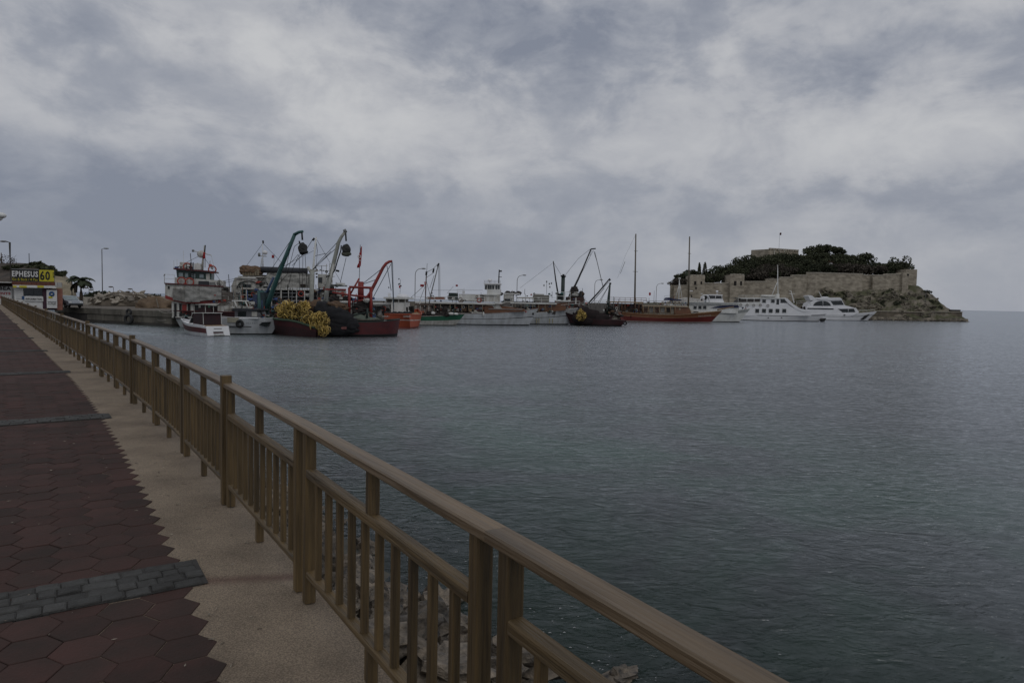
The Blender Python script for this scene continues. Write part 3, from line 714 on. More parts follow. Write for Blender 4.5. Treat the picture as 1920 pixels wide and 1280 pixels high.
# ---------- big red and white fishing boat at the quay
b = Boat('fishing_boat', 'big red and white fishing boat with green wheelhouse moored nearest the rubble quay', 'fishing boat', at(310, 613) + Vector((0.7, 2.3, 0)), R(18))
b.hull(14, 2.5, (1.75, 1.7, 2.6), [(-.4, 0, darkmar, 'bottom'), (0, .5, greyhull, 'hull'), (.5, 1, darkmar, 'topside')], stern_rake=.8, wl_stern=.6, trim=maroon)
Y = -2.1
b.box('deckhouse', 322, 430, 566, 596, white2, Y)
for a, c in ((326.5, 331), (336, 340.5), (352, 357), (363, 372), (376, 390), (394, 408)): b.pane('doorway', a, c, 569, 593, black, Y - .02)
b.pane('door', 341.5, 350, 570, 590, red, Y - .03); b.pane('door', 390.5, 393.5, 570, 592, green, Y - .03)
b.poly('red_bulwark', [(309.5, 553), (325, 559), (350, 561), (420, 562), (420, 569), (345, 569), (322, 563), (310, 560)], red, Y - .3)
b.poly('upper_house', [(309.5, 531.5), (425, 537), (425, 561), (348, 560.5), (325, 558.5), (309.5, 553)], white2, Y - .25)
b.pane('window', 314.8, 318, 536.5, 541.5, black, Y - .28)
b.poly('deck_edge', [(308, 530), (419, 536), (419, 538.3), (308, 532.3)], maroon, Y - .45)
drape(b, 'net_bundle', [(324, 541), (348, 542), (348, 566), (324, 562)], tarp, Y - .5, .5, seed=1); drape(b, 'net_bundle', [(347, 538.5), (374, 541), (375, 566), (347, 566)], mat('pale_grey_cover', (.36, .355, .335), .9, scale=2.5, c2=(.22, .215, .20), bump=.6, bscale=8), Y - .55, .6, seed=2)
drape(b, 'tarp_cover', [(374, 538), (415, 539.5), (415, 561), (375, 564)], MATS['pale_grey_cover'], Y - .65, .7, seed=3); drape(b, 'net_bundle', [(413, 541), (436, 548), (436, 566), (414, 566)], mat('brown_grey_net', (.15, .13, .115), .95, scale=3, c2=(.08, .07, .06), bump=1, bscale=8), Y - .4, .6, seed=4)
b.poly('bridge_bulwark', [(328, 520), (418, 526), (418, 537), (328, 533)], white2, Y + .3)
b.box('raft_box', 372, 391, 527, 537.5, darktarp, Y - .1, Y + .6); b.box('raft_box', 392, 408, 529, 538, greymetal, Y - .1, Y + .6)
b.poly('wheelhouse', [(330, 503), (397, 508), (396, 525), (332, 521)], mat('wheelhouse_green', (.018, .05, .042), .4), Y + .6)
for a, c, d, e_ in ((334.5, 344, 510.5, 519), (346, 353.5, 511.5, 520), (358.5, 367, 512.5, 521.5), (373.5, 382.5, 513.5, 521.5)): b.pane('window', a, c, d, e_, mat('window_reflection', (.22, .27, .28), .1), Y + .57, frame=darkgreen)
b.pane('door', 386.5, 393.5, 513, 525, white2, Y + .57)
b.poly('bridge_roof', [(325, 502), (404, 508.5), (404, 511), (325, 504.8)], maroon, Y + .2)
b.box('roof_locker', 337, 349, 491.5, 503, white2, Y + 1.2); b.box('roof_locker', 364, 375.5, 494, 505.5, white, Y + 1.0); b.box('roof_locker', 351, 357, 492.5, 503.5, white, Y + 1.0)
lad = MB(); 
for px in (357, 362.5): lad.tube([b.p(px, 492, Y + .2), b.p(px, 524, Y + .2)], .04, n=4)
for k in range(9): lad.tube([b.p(357, 493.5 + k * 3.6, Y + .2), b.p(362.5, 493.7 + k * 3.6, Y + .2)], .03, n=4)
lad.build('ladder', black, b.root)
b.bar('mast', [(379.5, 507), (383, 460)], .11, white2, .04); b.bar('mast', [(377, 507), (381, 478)], .07, white2, .04); b.bar('mast_top', [(383, 476), (385, 459.5)], .09, black, .06)
b.cables([[(361, 470), (396, 478.5)], [(381, 474), (386, 474)]], .045, white2, 'yard'); b.bar('antenna_light', [(360, 470), (364, 470.2)], .13, greymetal)
MB().blob(b.p(377, 476.5, 0), (.42, .42, .42), 10, 7).build('radar_drum', white2, b.root, True)
flag(b, 380, 473, 385, 485, -.3)
b.cables([[(326, 503), (326, 488)], [(332, 503), (332, 486)], [(396, 478), (403, 508)], [(344, 502), (344, 470)]], .018, white, 'whip_antenna')
b.rings([(351, 500)], .38, y=Y + .3); b.rings([(398, 505)], .38, y=Y + .3); b.rings([(340.5, 527)], .40, y=Y - .1); b.rings([(355.5, 528.5)], .40, y=Y - .1); b.rings([(411.5, 531.5)], .35, ma=white2, y=Y - .1)
b.rail([(308, 530), (327, 531)], .9, .02, white, Y - .4); b.bar('searchlight', [(307.5, 515.5), (309, 516)], .14, black); b.bar('light_post', [(308, 516), (308.5, 531)], .03, greymetal)
b.rail([(400, 562), (428, 562)], .9, .03, white2, Y - .4)
clutter(b, 326, 432, 585, 600, 34, 1, Y - .1, Y + .2, .3); clutter(b, 400, 440, 536, 566, 22, 2, Y - .5, Y, .35); clutter(b, 330, 400, 494, 503, 12, 3, Y + .3, Y + 1.5, .25)
b.cables([[(381, 480), (420, 536)], [(381, 476), (330, 502)], [(418, 527), (452, 520)], [(418, 531), (450, 524)]], .018)
# ---------- dark workboat with its canopy, between the two
b = Boat('small_workboat', 'low dark workboat under a pale flat canopy behind the white speedboat', 'boat', at(375, 622) + Vector((0, 5.5, 0)), R(2))
b.hull(6.5, 1.2, (.9, .85, 1.3), [(-.4, 0, darkmar, 'bottom'), (0, 1, darkmar, 'hull')], x0=-3, trim=maroon)
b.poly('canopy', [(361, 571), (385, 569), (404, 570), (413, 567.5), (405, 573.5), (384, 571.5)], white2, -1.2)
for px in (364, 385, 400): b.bar('canopy_post', [(px, 571.5, -1.0), (px + .5, 592, -1.0)], .035, white2)
b.box('console', 372, 396, 577, 596, darkmar, -.8)
# ---------- speedboat
t0 = (at(388, 629.5) + at(431, 630.5)) / 2; t1 = at(344, 623)
ang = math.atan2(t1.y - t0.y, t1.x - t0.x)
b = Boat('speedboat', 'small white speedboat with maroon side stripe and white stern towards the railing', 'speedboat', t0, ang)
b.hull(6.6, 1.05, (.80, .92, 1.25), [(-.4, 0, white2, 'bottom'), (0, .30, greyhull, 'chine'), (.30, .80, maroon, 'stripe'), (.80, 1, yacht, 'hull')], rake=.9, wl_stern=.95, full=2.2, stern_rake=-.25, deck=.12, deckm=yacht, trim=yacht, bulw=.10)
mb = MB(); mb.prism([(-.12, .05), (-.02, .05), (.28, .86), (.18, .86)], -.99, -.45); mb.prism([(-.12, .05), (-.02, .05), (.28, .86), (.18, .86)], .45, .99)
mb.prism([(.02, .40), (.12, .40), (.28, .86), (.18, .86)], -.45, .45); mb.build('transom', yacht, b.root)
MB().box((.02, 0, .10), (.5, .9, .06)).build('swim_platform', white2, b.root); MB().box((.13, 0, .28), (.06, .88, .3)).build('engine_hatch', greymetal, b.root)
MB().box((.10, 0, .64), (.03, .7, .05)).build('grab_rail', black, b.root)
MB().prism([(.3, .80), (3.0, .86), (3.0, .95), (.3, .9)], -.9, .9).build('cockpit_sole', lightwood, b.root)
MB().prism([(1.2, .9), (3.0, .9), (2.9, 1.85), (1.3, 1.95)], -.85, .85).build('canvas_cover', mat('maroon_canvas', (.045, .012, .014), .8, c2=(.018, .012, .016), scale=1.2), b.root)
MB().prism([(1.1, 1.95), (3.2, 1.9), (3.2, 1.95), (1.1, 2.0)], -.9, .9).build('bimini_frame', white, b.root)
mb = MB()
for y in (-.8, .8): mb.tube([(3.9, y, 1.0), (3.2, y, 1.93)], .03, n=5); mb.tube([(1.1, y, 1.0), (1.15, y, 1.95)], .025, n=5)
mb.tube([(3.9, -.8, 1.0), (3.9, .8, 1.0)], .03, n=5); mb.build('windscreen_frame', white, b.root)
MB().prism([(3.95, 1.0), (4.0, 1.0), (3.5, 1.5), (3.45, 1.5)], -.75, .75).build('windscreen', glass, b.root)
MB().tube([(6.2, -.3, 1.25), (6.6, 0, 1.65), (6.2, .3, 1.25)], .025, n=5).build('bow_rail', steel, b.root)
# ---------- white fishing boat with the dark bow panel
b = Boat('fishing_boat', 'white fishing boat with dark window panel on its bow, beside the speedboat', 'fishing boat', at(470, 626.5) + Vector((-3.6, .6, 0)), R(0))
b.hull(5.3, 1.35, (1.55, 1.4, 1.55), [(-.4, .06, black, 'bottom'), (.06, .62, greyhull, 'hull'), (.62, 1, greyhull, 'topside')], x0=.0, rake=.95, full=3.2, wl_bow=2.0, trim=greyhull, bulw=.08)
b.hw = 1.3
b.box('bulwark_panel', 426, 447, 595, 604.5, mat('cream_paint', (.33, .31, .24), .6), -1.38, -1.25)
b.poly('bow_panel', [(485.5, 609), (491, 604), (505, 603.5), (501, 612.5), (497, 612.5)], glass, -1.12, -.6)
b.box('rub_strip', 430, 471, 611.5, 613, black, -1.41, -1.33)
b.poly('cabin', [(440, 582), (480, 582), (485, 594.5), (440, 597)], mat('cabin_grey', (.10, .10, .11), .4), -1.1)
b.pane('windscreen', 446, 461, 584, 593, glass, -1.12); b.pane('windscreen', 472, 482, 584, 593, white2, -1.12)
b.box('cabin_roof', 436, 484, 578.5, 582, darktarp, -1.3)
b.box('foredeck_coaming', 440, 484, 594.5, 597, yacht, -1.25)
b.bar('arch', [(435, 564, -1), (466, 564.5, -1)], .06, white); b.bar('arch', [(440, 564.5, -1), (445, 578, -1)], .06, white); b.bar('arch', [(460, 564.5, -1), (465.5, 577.5, -1)], .06, white)
for px in (424, 436, 447, 459, 470): b.pane('vent_frame', px - 4, px + 4, 574, 577.5, white2, -.8); 
o = MB().ring(b.p(449.5, 607, -1.5), .26, .13).build('tyre_fender', black, b.root, True); loose(b, o, 'black tyre hung as a fender on the side of the white fishing boat', 'tyre')
b.name_text('ALI REIS', 461, 484, 607, .12, mat('name_grey', (.16, .17, .18), .6), -1.40)
clutter(b, 436, 478, 566, 582, 26, 4, -.9, .2, .3); clutter(b, 484, 512, 588, 597, 12, 5, -.6, .2, .22)

# ---------- big grey seiner behind
b = Boat('purse_seiner', 'big grey fishing vessel stacked with nets, behind the yellow floats', 'fishing boat', at(455, 612.5) + Vector((0, 3.0, 0)), R(4))
b.hull(12.5, 3.0, (1.8, 1.7, 2.6), [(-.4, 0, black, 'bottom'), (0, 1, greyhull, 'hull')], x0=-1, trim=white2); b.hw = 2.6
Y = -2.6
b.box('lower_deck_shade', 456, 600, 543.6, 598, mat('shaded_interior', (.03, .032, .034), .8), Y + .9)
for px in (462, 481, 509, 527, 540.5, 556, 571): b.bar('deck_post', [(px, 541, Y), (px, 596, Y)], .07, white2)
for py in (549, 556, 563, 571): b.bar('deck_rail', [(505, py, Y), (580, py + .8, Y)], .035, steel)
b.box('boat_deck', 452, 596, 540.5, 543.5, white2, Y - .1)
b.poly('deckhouse', [(440, 520.5), (482, 521), (482, 578), (432, 578), (434, 536)], white2, Y + .3)
b.box('deckhouse_roof', 444, 479, 519.8, 522, white, Y + .1)
b.pane('window', 455, 471, 533, 541, glass, Y + .28); b.pane('doorway', 453, 470, 545, 557, black, Y + .26); b.pane('doorway', 455, 476, 561, 572, black, Y + .26)
for k in range(4): b.box('shelf_bar', 452, 482, 546 + k * 6.3, 547.4 + k * 6.3, white2 if k % 2 else teal, Y + .1, Y + .2)
arch = [(444 + 22 * (1 - math.cos(a)) , 541 - 14 * math.sin(a), Y + .15) for a in [math.pi * i / 12 * .9 for i in range(13)]]
b.bar('pipe_arch', arch, .06, black); b.rings([(453, 534.5)], .3, y=Y, ma=darkgreen)
lumps(b, 'stacked_crates_cover', [(459, 507, Y + 1, .6, .8, .6), (468, 508, Y + 1, .7, .8, .6), (477, 508, Y + 1, .6, .8, .6), (485, 508, Y + 1, .6, .7, .5), (463, 503, Y + 1, .5, .6, .35), (478, 503, Y + 1.2, .5, .6, .3)], brownnet, .25)
b.box('crate_rack', 455, 492, 514.5, 519, mat('rack_brown', (.09, .075, .06), .8), Y + .4); b.box('upper_deck', 446, 500, 518, 519.6, white2, Y + .2)
cr_ = MB()
for k in range(7): cr_.box(b.p(456.5 + k * 4.6, 510.5, Y + .35), (.22, .1, .7))
cr_.build('rack_slats', mat('slat_tan', (.22, .18, .12), .8), b.root)
# big net pile on the boat deck, the wrapped roll on top of it
pn = mat('pale_net', (.43, .42, .39), .95, scale=5, c2=(.20, .195, .175), stretch=(1, 1, 2.2), bump=1, bscale=9)
for n_, (a, c) in enumerate(((500, 528), (527, 553), (552, 578))):
    o = drape(b, 'net_pile', [(a, 512 + n_ * .3), (c, 512.3 + n_ * .3), (c, 540.3), (a, 540.3)], pn, Y + .1, 1.6, amp=.16, seed=20 + n_)
    loose(b, o, 'pale grey net stack on the big grey vessel, %s' % ['left one by the teal crane', 'middle one under the dark roll', 'right one beside the pale stern mast'][n_], 'nets')
b.bar('tarp_roll', [(490, 505.5, Y + .8), (576, 508.5, Y + .8)], .36, darktarp, n=10)
b.pane('window', 563, 573, 532.5, 538.5, mat('shade_brown', (.03, .022, .016), .9), Y - .12)
b.bar('radar_mast', [(493.2, 504), (492, 452)], .075, white, .03); b.bar('radar_mast', [(489, 504), (490.5, 484)], .05, white2, .04)
b.bar('yard', [(486, 480), (500, 480.5)], .05, white2); b.bar('yard', [(484.5, 477.5), (487.5, 477.6)], .22, greymetal); b.bar('masthead_light', [(493, 451), (493.5, 456)], .1, black)
MB().blob(b.p(497, 473.5, 0), (.30, .30, .26), 10, 7).build('radar_dome', yacht, b.root, True)
flag(b, 509.5, 478, 514, 484); b.cables([[(514.5, 476), (513, 505)]], .02, steel, 'flag_staff')
# stern mast and net crane of pale paint
b.bar('stern_mast', [(583.5, 600, Y - .2), (585, 505, Y - .2)], .28, palecrane, .24, 10); b.bar('mast_arm', [(577, 500, Y - .2), (583, 511, Y - .2)], .16, white2)
b.bar('signal_mast', [(586.5, 540, -1), (588, 497, -1), (592.5, 444.5, -1)], .17, white, .09, 8)
b.bar('mast_bracket', [(586, 451, -1), (589.5, 446.5, -1)], .12, black); b.bar('mast_bracket', [(587.5, 465, -1), (593, 465.5, -1)], .05, white)
b.box('mast_platform', 579, 592, 506, 509, white2, -1.6, -.6)
bm = [(607, 590, Y), (613, 545, Y), (624, 500, Y), (634.5, 455, Y), (640, 444, Y), (648, 433.5, Y)]
b.bar('crane_boom', bm, .30, palecrane, .15, 8); b.bar('crane_boom_ram', [(610, 563, Y - .2), (620, 520, Y - .2), (626, 495, Y - .2)], .14, white2)
b.bar('crane_head', [(644.5, 434.5, Y), (649.5, 432, Y)], .22, greymetal)
b.bar('block_hanger', [(648, 436, Y), (649, 452, Y)], .09, black)
pb = MB(); c = b.p(649, 468.5, Y); pb.blob((c.x, c.y, c.z), (.50, .48, .68), 12, 10, .22, 1.4, 2)
pb.build('power_block', mat('block_wrap', (.022, .023, .020), .7, scale=4, c2=(.010, .010, .010), bump=.6), b.root)
mb = MB(); c2_ = b.p(649, 476, Y); mb.blob((c2_.x, c2_.y, c2_.z), (.58, .5, .3), 12, 7, .2, 1.5, 8); mb.build('power_block_sheave', mat('sheave', (.06, .065, .045), .7), b.root)
b.bar('hydraulic_hose', [(640, 460, Y - .2), (639, 470, Y - .2), (633, 488, Y - .2), (628, 506, Y - .2), (621, 516, Y - .2), (611, 519, Y - .2)], .07, black)
b.cables([[(640, 446, Y), (590, 500, Y)], [(636, 460, Y), (583, 508, Y)], [(621, 471, Y), (585, 508, Y)], [(588, 446, -1), (570, 475, -1), (548, 498, -1)], [(649, 483, Y), (638, 530, Y)], [(641, 447, Y), (628, 476, Y)], [(592, 449, -1), (595, 470, -1), (592, 510, -1)], [(590, 480, -1), (612, 475, -1)], [(636, 462, Y), (626, 495, Y), (622, 510, Y)]], .03)
b.cables([[(592, 508, -1), (634, 507, -1)], [(595, 499, -1), (614, 498, -1)], [(618, 494, -1), (618, 535, -1)], [(612, 495, -1), (612, 540, -1)], [(616, 520, -1), (628, 518, -1)]], .035, white2, 'stern_rails')
b.bar('floodlight', [(630, 507, -1), (636, 508.5, -1)], .11, black)
# stern house to the right of the pale crane
b.box('stern_house', 596, 611, 514, 541, white2, Y + .6); b.pane('window', 597, 604, 520, 530, glass, Y + .57); b.box('stern_house_lower', 590, 640, 544, 572, white2, Y + .9)
for k in range(5): b.pane('window', 606 + k * 7, 610.5 + k * 7, 549, 557, glass, Y + .87)
b.box('boat_deck_aft', 610, 640, 533, 536, greymetal, Y + .6); b.box('liferaft', 631, 645, 530.5, 535, white, Y + .9, Y + 1.7)
clutter(b, 446, 500, 540, 600, 70, 6, Y - .1, Y + .6, .4); clutter(b, 500, 600, 546, 600, 90, 7, Y - .1, Y + .7, .42); clutter(b, 586, 640, 536, 575, 46, 8, Y, Y + .8, .4); clutter(b, 592, 625, 500, 535, 18, 9, -1.4, -.4, .22); clutter(b, 480, 500, 528, 560, 22, 10, Y - .2, Y + .3, .4)
b.cables([[(493, 456), (450, 515)], [(493, 456), (540, 505)], [(588, 470), (520, 505)], [(592, 446), (640, 530)], [(446, 522), (430, 540)]], .018)

# ---------- dark red seiner with the green crane and the yellow floats
q = at(600, 633); b = Boat('fishing_boat', 'dark red fishing boat with a tall green crane and yellow floats heaped on its stern', 'fishing boat', Vector((q.x, q.y + 1.9, 0)), R(150))
b.hull(7.5, 1.7, (.75, 1.4, 1.75), [(-.4, 0, black, 'bottom'), (0, .6, darkmar, 'hull'), (.6, 1, mat('deep_red_paint', (.07, .012, .013), .5, scale=1.2, c2=(.04, .009, .010)), 'topside')], rake=.8, wl_stern=.8, trim=mat('moss_green', (.05, .085, .05), .7), bulw=.22)
b.hw = 1.7; Y = b.ns * 1.0
b.bar('crane_column', [(492, 605, 0), (490, 545, 0)], .45, teal, .36, 8); b.bar('crane_boom', [(497, 588, 0), (507, 556, 0), (530, 495, 0), (553, 438.5, 0)], .27, teal, .16, 8)
b.bar('crane_jib', [(552, 440, 0), (560, 435.5, 0), (567.5, 434, 0)], .16, teal, .12, 8); b.bar('crane_ram', [(484, 552, 0), (500, 548, 0), (513, 520, 0)], .12, mat('ram_blue', (.04, .07, .15), .5))
b.box('winch_house', 483, 496, 548, 600, mat('dark_teal', (.018, .036, .042), .6), Y * .3, -Y * .3); b.box('blue_locker', 474, 482, 552, 590, mat('dark_blue', (.03, .045, .10), .6), Y * .3, -Y * .2)
b.bar('block_hanger', [(566, 436, 0), (567, 450, 0)], .08, black); b.bar('block_bracket', [(561, 452, 0), (563, 459, 0)], .07, black)
c = b.p(567.5, 466.5, 0); MB().blob((c.x, c.y, c.z), (.42, .42, .56), 12, 10, .2, 1.4, 5).build('power_block', MATS['block_wrap'], b.root)
c = b.p(570, 472, 0); MB().blob((c.x, c.y, c.z), (.36, .4, .22), 12, 7, .2, 1.4, 9).build('power_block_sheave', black, b.root)
b.cables([[(553, 439, 0), (510, 503, 0), (488, 530, 0)], [(562, 455, 0), (552, 462, 0), (545, 490, 0), (538, 515, 0), (520, 535, 0), (518, 553, 0)], [(549, 452, 0), (541, 480, 0), (535, 512, 0)], [(559, 477, 0), (548, 490, 0), (535, 500, 0)], [(561, 478, 0), (562, 545, 0)], [(568, 478, 0), (567, 545, 0)], [(572, 478, 0), (576, 545, 0)], [(561, 477, 0), (548, 505, 0), (540, 540, 0)]], .028)
b.bar('hydraulic_hose', [(537, 486, 0), (530, 488, 0), (523, 500, 0), (520, 512, 0)], .05, black)
clutter(b, 478, 520, 590, 604, 26, 11, b.ns * .2, b.ns * 1.0, .3); clutter(b, 505, 560, 560, 590, 30, 12, b.ns * .1, b.ns * .9, .35)
b.cables([[(500, 545, 0), (482, 590, 0)], [(520, 520, 0), (528, 580, 0)], [(496, 548, 0), (520, 590, 0)], [(530, 497, 0), (524, 570, 0)]], .022)
def floats(b, spots, n, name, label, seed):
    rr = random.Random(seed); mb = MB()
    for k in range(n):
        px0, py0, hx, hy = rr.choice(spots)
        a = rr.uniform(0, 6.3); r_ = math.sqrt(rr.random()); px = px0 + math.cos(a) * r_ * hx; py = py0 + math.sin(a) * r_ * hy
        y = b.ns * (1.35 + rr.uniform(-.25, .35)); c = b.p(px, py, y)
        ax = Vector((rr.gauss(0, 1), b.ns * 1.3 + rr.gauss(0, .6), rr.gauss(0, .8)))
        if rr.random() < .6: mb.ring(c, rr.uniform(.10, .24), .034, ax, 9, 5)
        else:
            d = Vector((rr.gauss(0, 1), rr.gauss(0, .3), rr.gauss(0, 1))).normalized() * .3; mb.tube([c - d, c - d * .3 + Vector((0, 0, .08)), c + d * .4, c + d + Vector((0, 0, -.05))], .05, n=5)
    o = mb.build(name, yellow, None, True); mw = Matrix.Translation(b.o) @ Matrix.Rotation(b.root.rotation_euler.z, 4, 'Z'); o.matrix_world = mw
    return tag(o, label, 'net floats', None, 'stuff')
floats(b, [(540, 574, 13, 9), (555, 582, 17, 12), (570, 575, 10, 10), (530, 586, 10, 8), (545, 592, 14, 6), (525, 580, 9, 6), (557, 572, 20, 6)], 230, 'float_pile', 'yellow net floats heaped on the deck of the dark red boat', 1)
floats(b, [(572, 595, 10, 11), (586, 597, 11, 11), (598, 602, 9, 14), (608, 607, 9, 17), (608, 620, 9, 9), (603, 592, 9, 5), (590, 607, 14, 8)], 250, 'float_pile', 'yellow net floats hanging over the stern down to the water', 2)
o = lumps(b, 'float_net', [(550, 582, b.ns * .25, 1.3, .8, .62), (535, 587, b.ns * .25, .7, .7, .45), (570, 580, b.ns * .25, .7, .8, .6), (588, 598, b.ns * .3, .9, .8, .62), (607, 608, b.ns * .2, .40, .7, .9)], mat('float_net', (.055, .045, .028), .95, scale=5, c2=(.02, .017, .013), bump=1), .4)
loose(b, o, 'dark netting under the heaped yellow floats on the dark red boat', 'nets')

# ---------- red boat with the red gantry and the black net
q = at(640, 631); b = Boat('fishing_boat', 'dark red fishing boat with a red gantry, red crane and a heap of black net', 'fishing boat', Vector((q.x - 1.0, q.y + 1.5, 0)), R(16))
b.hull(5.8, 1.7, (1.0, 1.35, 1.62), [(-.4, .16, black, 'bottom'), (.16, 1, maroon, 'hull')], rake=.25, full=5.5, wl_bow=4.5, wl_stern=.8, trim=darkgreen, bulw=.09, deckm=mat('deck_green', (.055, .085, .06), .7)); b.hw = 1.5
G = -.9
b.poly('foredeck_cover', [(656, 591), (669, 586.5), (690, 594), (712, 597.5), (690, 599), (668, 597)], mat('pale_green_deck', (.17, .20, .16), .8), -1.3)
b.bar('bow_rail', [(664, 590, -1.4), (692, 585, -1.2), (716, 598, -.4)], .05, darkgreen); b.bar('bow_rail', [(688, 596, -1.4), (689, 578, -1.4)], .10, darkgreen)
b.bar('gantry_post', [(655, 593, G), (655, 539, G)], .13, red); b.bar('gantry_post', [(695.5, 596, G), (695.5, 540, G)], .15, red); b.bar('gantry_beam', [(654.5, 538, G), (696, 539.5, G)], .11, red)
b.bar('gantry_column', [(676.5, 566, 0), (676.5, 528, 0)], .30, red, .26, 8); b.bar('column_hook', [(673.5, 529, 0), (679, 532.5, 0)], .10, red)
b.bar('gantry_brace', [(657, 551, G), (673.5, 522, G)], .08, red); b.bar('gantry_brace', [(623, 548, G), (655, 553, G), (692, 557, G)], .09, red); b.bar('gantry_brace', [(694, 548, G), (683, 562, G), (660, 566, G)], .09, red)
b.bar('crane_boom', [(690, 562, 0), (697, 543, 0), (707, 524, 0), (718, 502, 0), (724, 494, 0), (730, 490.5, 0), (735.5, 489.8, 0)], .17, red, .12, 8)
b.cables([[(718, 502, 0), (680, 532, 0)], [(707, 523.5, 0), (680, 533, 0)], [(725.5, 498, 0), (733.5, 545, 0)], [(733, 495, 0), (700, 557, 0)], [(734, 492, 0), (736.5, 545, 0), (738, 585, 0)], [(736, 492, 0), (738.5, 580, 0)]], .03, mat('cable_blue', (.05, .07, .09), .6))
b.cables([[(675.6, 459, .3), (673.5, 528, .3)]], .035, steel, 'flag_staff')
fo = MB(); vs = []
for i, (py, xl, xr) in enumerate([(462, 677.4, 678.4), (470, 675, 678.2), (478, 673.4, 678), (486, 673.0, 677.6), (493, 672.4, 677), (498, 669.6, 676.6), (502, 669.2, 674)]):
    for j in range(4): vs.append(b.p(xl + (xr - xl) * j / 3, py, .3 + .10 * math.sin(j * 2 + i)))
fo.add(vs, [(i * 4 + j, i * 4 + j + 1, (i + 1) * 4 + j + 1, (i + 1) * 4 + j) for i in range(6) for j in range(3)])
o = fo.build('flag', flagred, b.root, True); md = o.modifiers.new('cloth', 'SOLIDIFY'); md.thickness = .02
cm = MB(); c = b.p(673.8, 481, .12); cm.ring(c, .13, .035, (0, 1, 0), 12, 4); c = b.p(675, 488, .12); cm.box(c, (.10, .02, .10)); cm.build('crescent_and_star', white, o)
b.box('cabin', 639, 662, 569, 587, white2, -.7); b.box('cabin_roof', 637, 669, 564, 567.5, white, -.9); b.pane('window', 643, 648, 572, 579, glass, -.72); b.pane('window', 652, 656.5, 572, 579, glass, -.72); b.box('cabin_front', 656, 668, 567.5, 580, MATS['pale_green_deck'], -.6)
b.box('red_roof', 610, 649, 541, 544, red, .4, 2.2); b.box('rear_cabin', 634, 648, 544, 560, white2, .5, 2.0); b.pane('window', 640, 645, 547, 556, ringred, .45)
clutter(b, 622, 700, 558, 592, 60, 13, -1.2, .4, .34)
lumps(b, 'deck_gear', [(628, 562, -.3, .5, .5, .4), (640, 563, -.3, .6, .5, .35), (652, 562, -.2, .5, .5, .35), (672, 572, -.5, .7, .5, .5), (682, 578, -.6, .6, .4, .45), (690, 572, .2, .5, .5, .5), (672, 584, -.8, .6, .4, .3)], mat('dark_gear', (.035, .022, .020), .9, scale=4, c2=(.012, .014, .012)), .5)
b.poly('name_board', [(720, 600.5), (735.2, 601), (732, 613.5), (717.5, 613.5)], white, -1.0, -.9); b.box('name_board_bar', 722, 733, 605, 606.4, black, -1.03, -.99); b.box('name_board_bar', 724, 733.5, 608.8, 610.2, black, -1.03, -.99)
nb_ = MB()
for i, (px, py, y, rx, ry, rz) in enumerate([(606, 587, -1.2, 1.0, .9, 1.05), (621, 592, -1.4, 1.3, .9, 1.05), (637, 600, -1.6, 1.3, .8, .95), (652, 608, -1.6, 1.0, .7, .75), (630, 612, -1.7, 1.6, .7, .9), (611, 612, -1.6, 1.2, .7, 1.0), (648, 617, -1.7, 1.2, .5, .5), (602, 577, -.8, .8, .8, .6)]): nb_.blob(b.p(px, py, y), (rx, ry, rz), 28, 18, .22, 1.6, i)
o = nb_.build('black_net_heap', net, b.root, True); loose(b, o, 'heap of black fishing net draped over the side of the red boat', 'nets')
o = lumps(b, 'brown_net_heap', [(628, 575, -1.2, 1.1, .6, .45), (612, 577, -1.0, .7, .6, .5), (590, 576, -.8, .9, .7, .6), (575, 572, -.5, .6, .6, .4), (640, 580, -1.4, .6, .4, .3)], brownnet, .5); loose(b, o, 'brown fishing net on top of the black net beside the yellow floats', 'nets')
b.box('side_board', 628, 650, 612, 617.5, maroon, -2.35, -2.25); b.name_text('SIRMACI', 633, 649, 616.3, .15, mat('name_salmon', (.40, .18, .15), .6), -2.37)

# ---------- orange boat seen from astern with its white cabin
q = (at(716, 617) + at(771, 614)) / 2; b = Boat('fishing_boat', 'orange boat with a white line across its stern, between the red and green boats', 'fishing boat', (q.x, q.y), R(84))
b.hull(9, 1.83, (1.72, 1.6, 2.2), [(-.4, .12, mat('worn_orange_bottom', (.22, .05, .035), .7), 'bottom'), (.12, .56, orange, 'hull'), (.56, .62, white2, 'stripe'), (.62, 1, orange, 'topside')], wl_stern=.97, stern_rake=.25, trim=orange, bulw=.12)
def tz(px, py): return b.p(px, py, x=-.28)
for a, c, tx in ((717.5, 730, 'DURSUN 1'), (757, 770, 'DURSUN')):
    p0, p1 = tz(a, 595), tz(c, 594.6); text(tx, .22, (p1 - p0).length, white2, b.root, (p0 + p1) / 2 + Vector((-.03, 0, 0)), p1 - p0, (0, 0, 1))
def fbox(name, px0, px1, py0, py1, x0, x1, ma):
    a, c = b.p(px0, py1, x=x0), b.p(px1, py0, x=x0); return MB().box(((x0 + x1) / 2, (a.y + c.y) / 2, (a.z + c.z) / 2), (abs(x1 - x0), abs(a.y - c.y), abs(c.z - a.z))).build(name, ma, b.root)
fbox('cabin', 733, 757, 567, 588, 2.5, 5.5, white); fbox('cabin_side', 697, 731, 571, 590, 3.5, 6, white2); fbox('side_roof', 695, 734, 568, 570.5, 3.2, 6.2, white); fbox('cabin_window', 703, 716, 574, 579, 3.44, 3.55, glass)
fbox('flybridge_roof', 719, 763, 557.5, 560, 2.2, 5.5, white); fbox('flybridge', 724, 758, 560, 567, 3.2, 5.2, mat('beige_shade', (.16, .15, .13), .7))
for px in (723, 735, 747, 759): fbox('flybridge_post', px, px + 1.2, 560, 568, 2.4, 2.5, white)
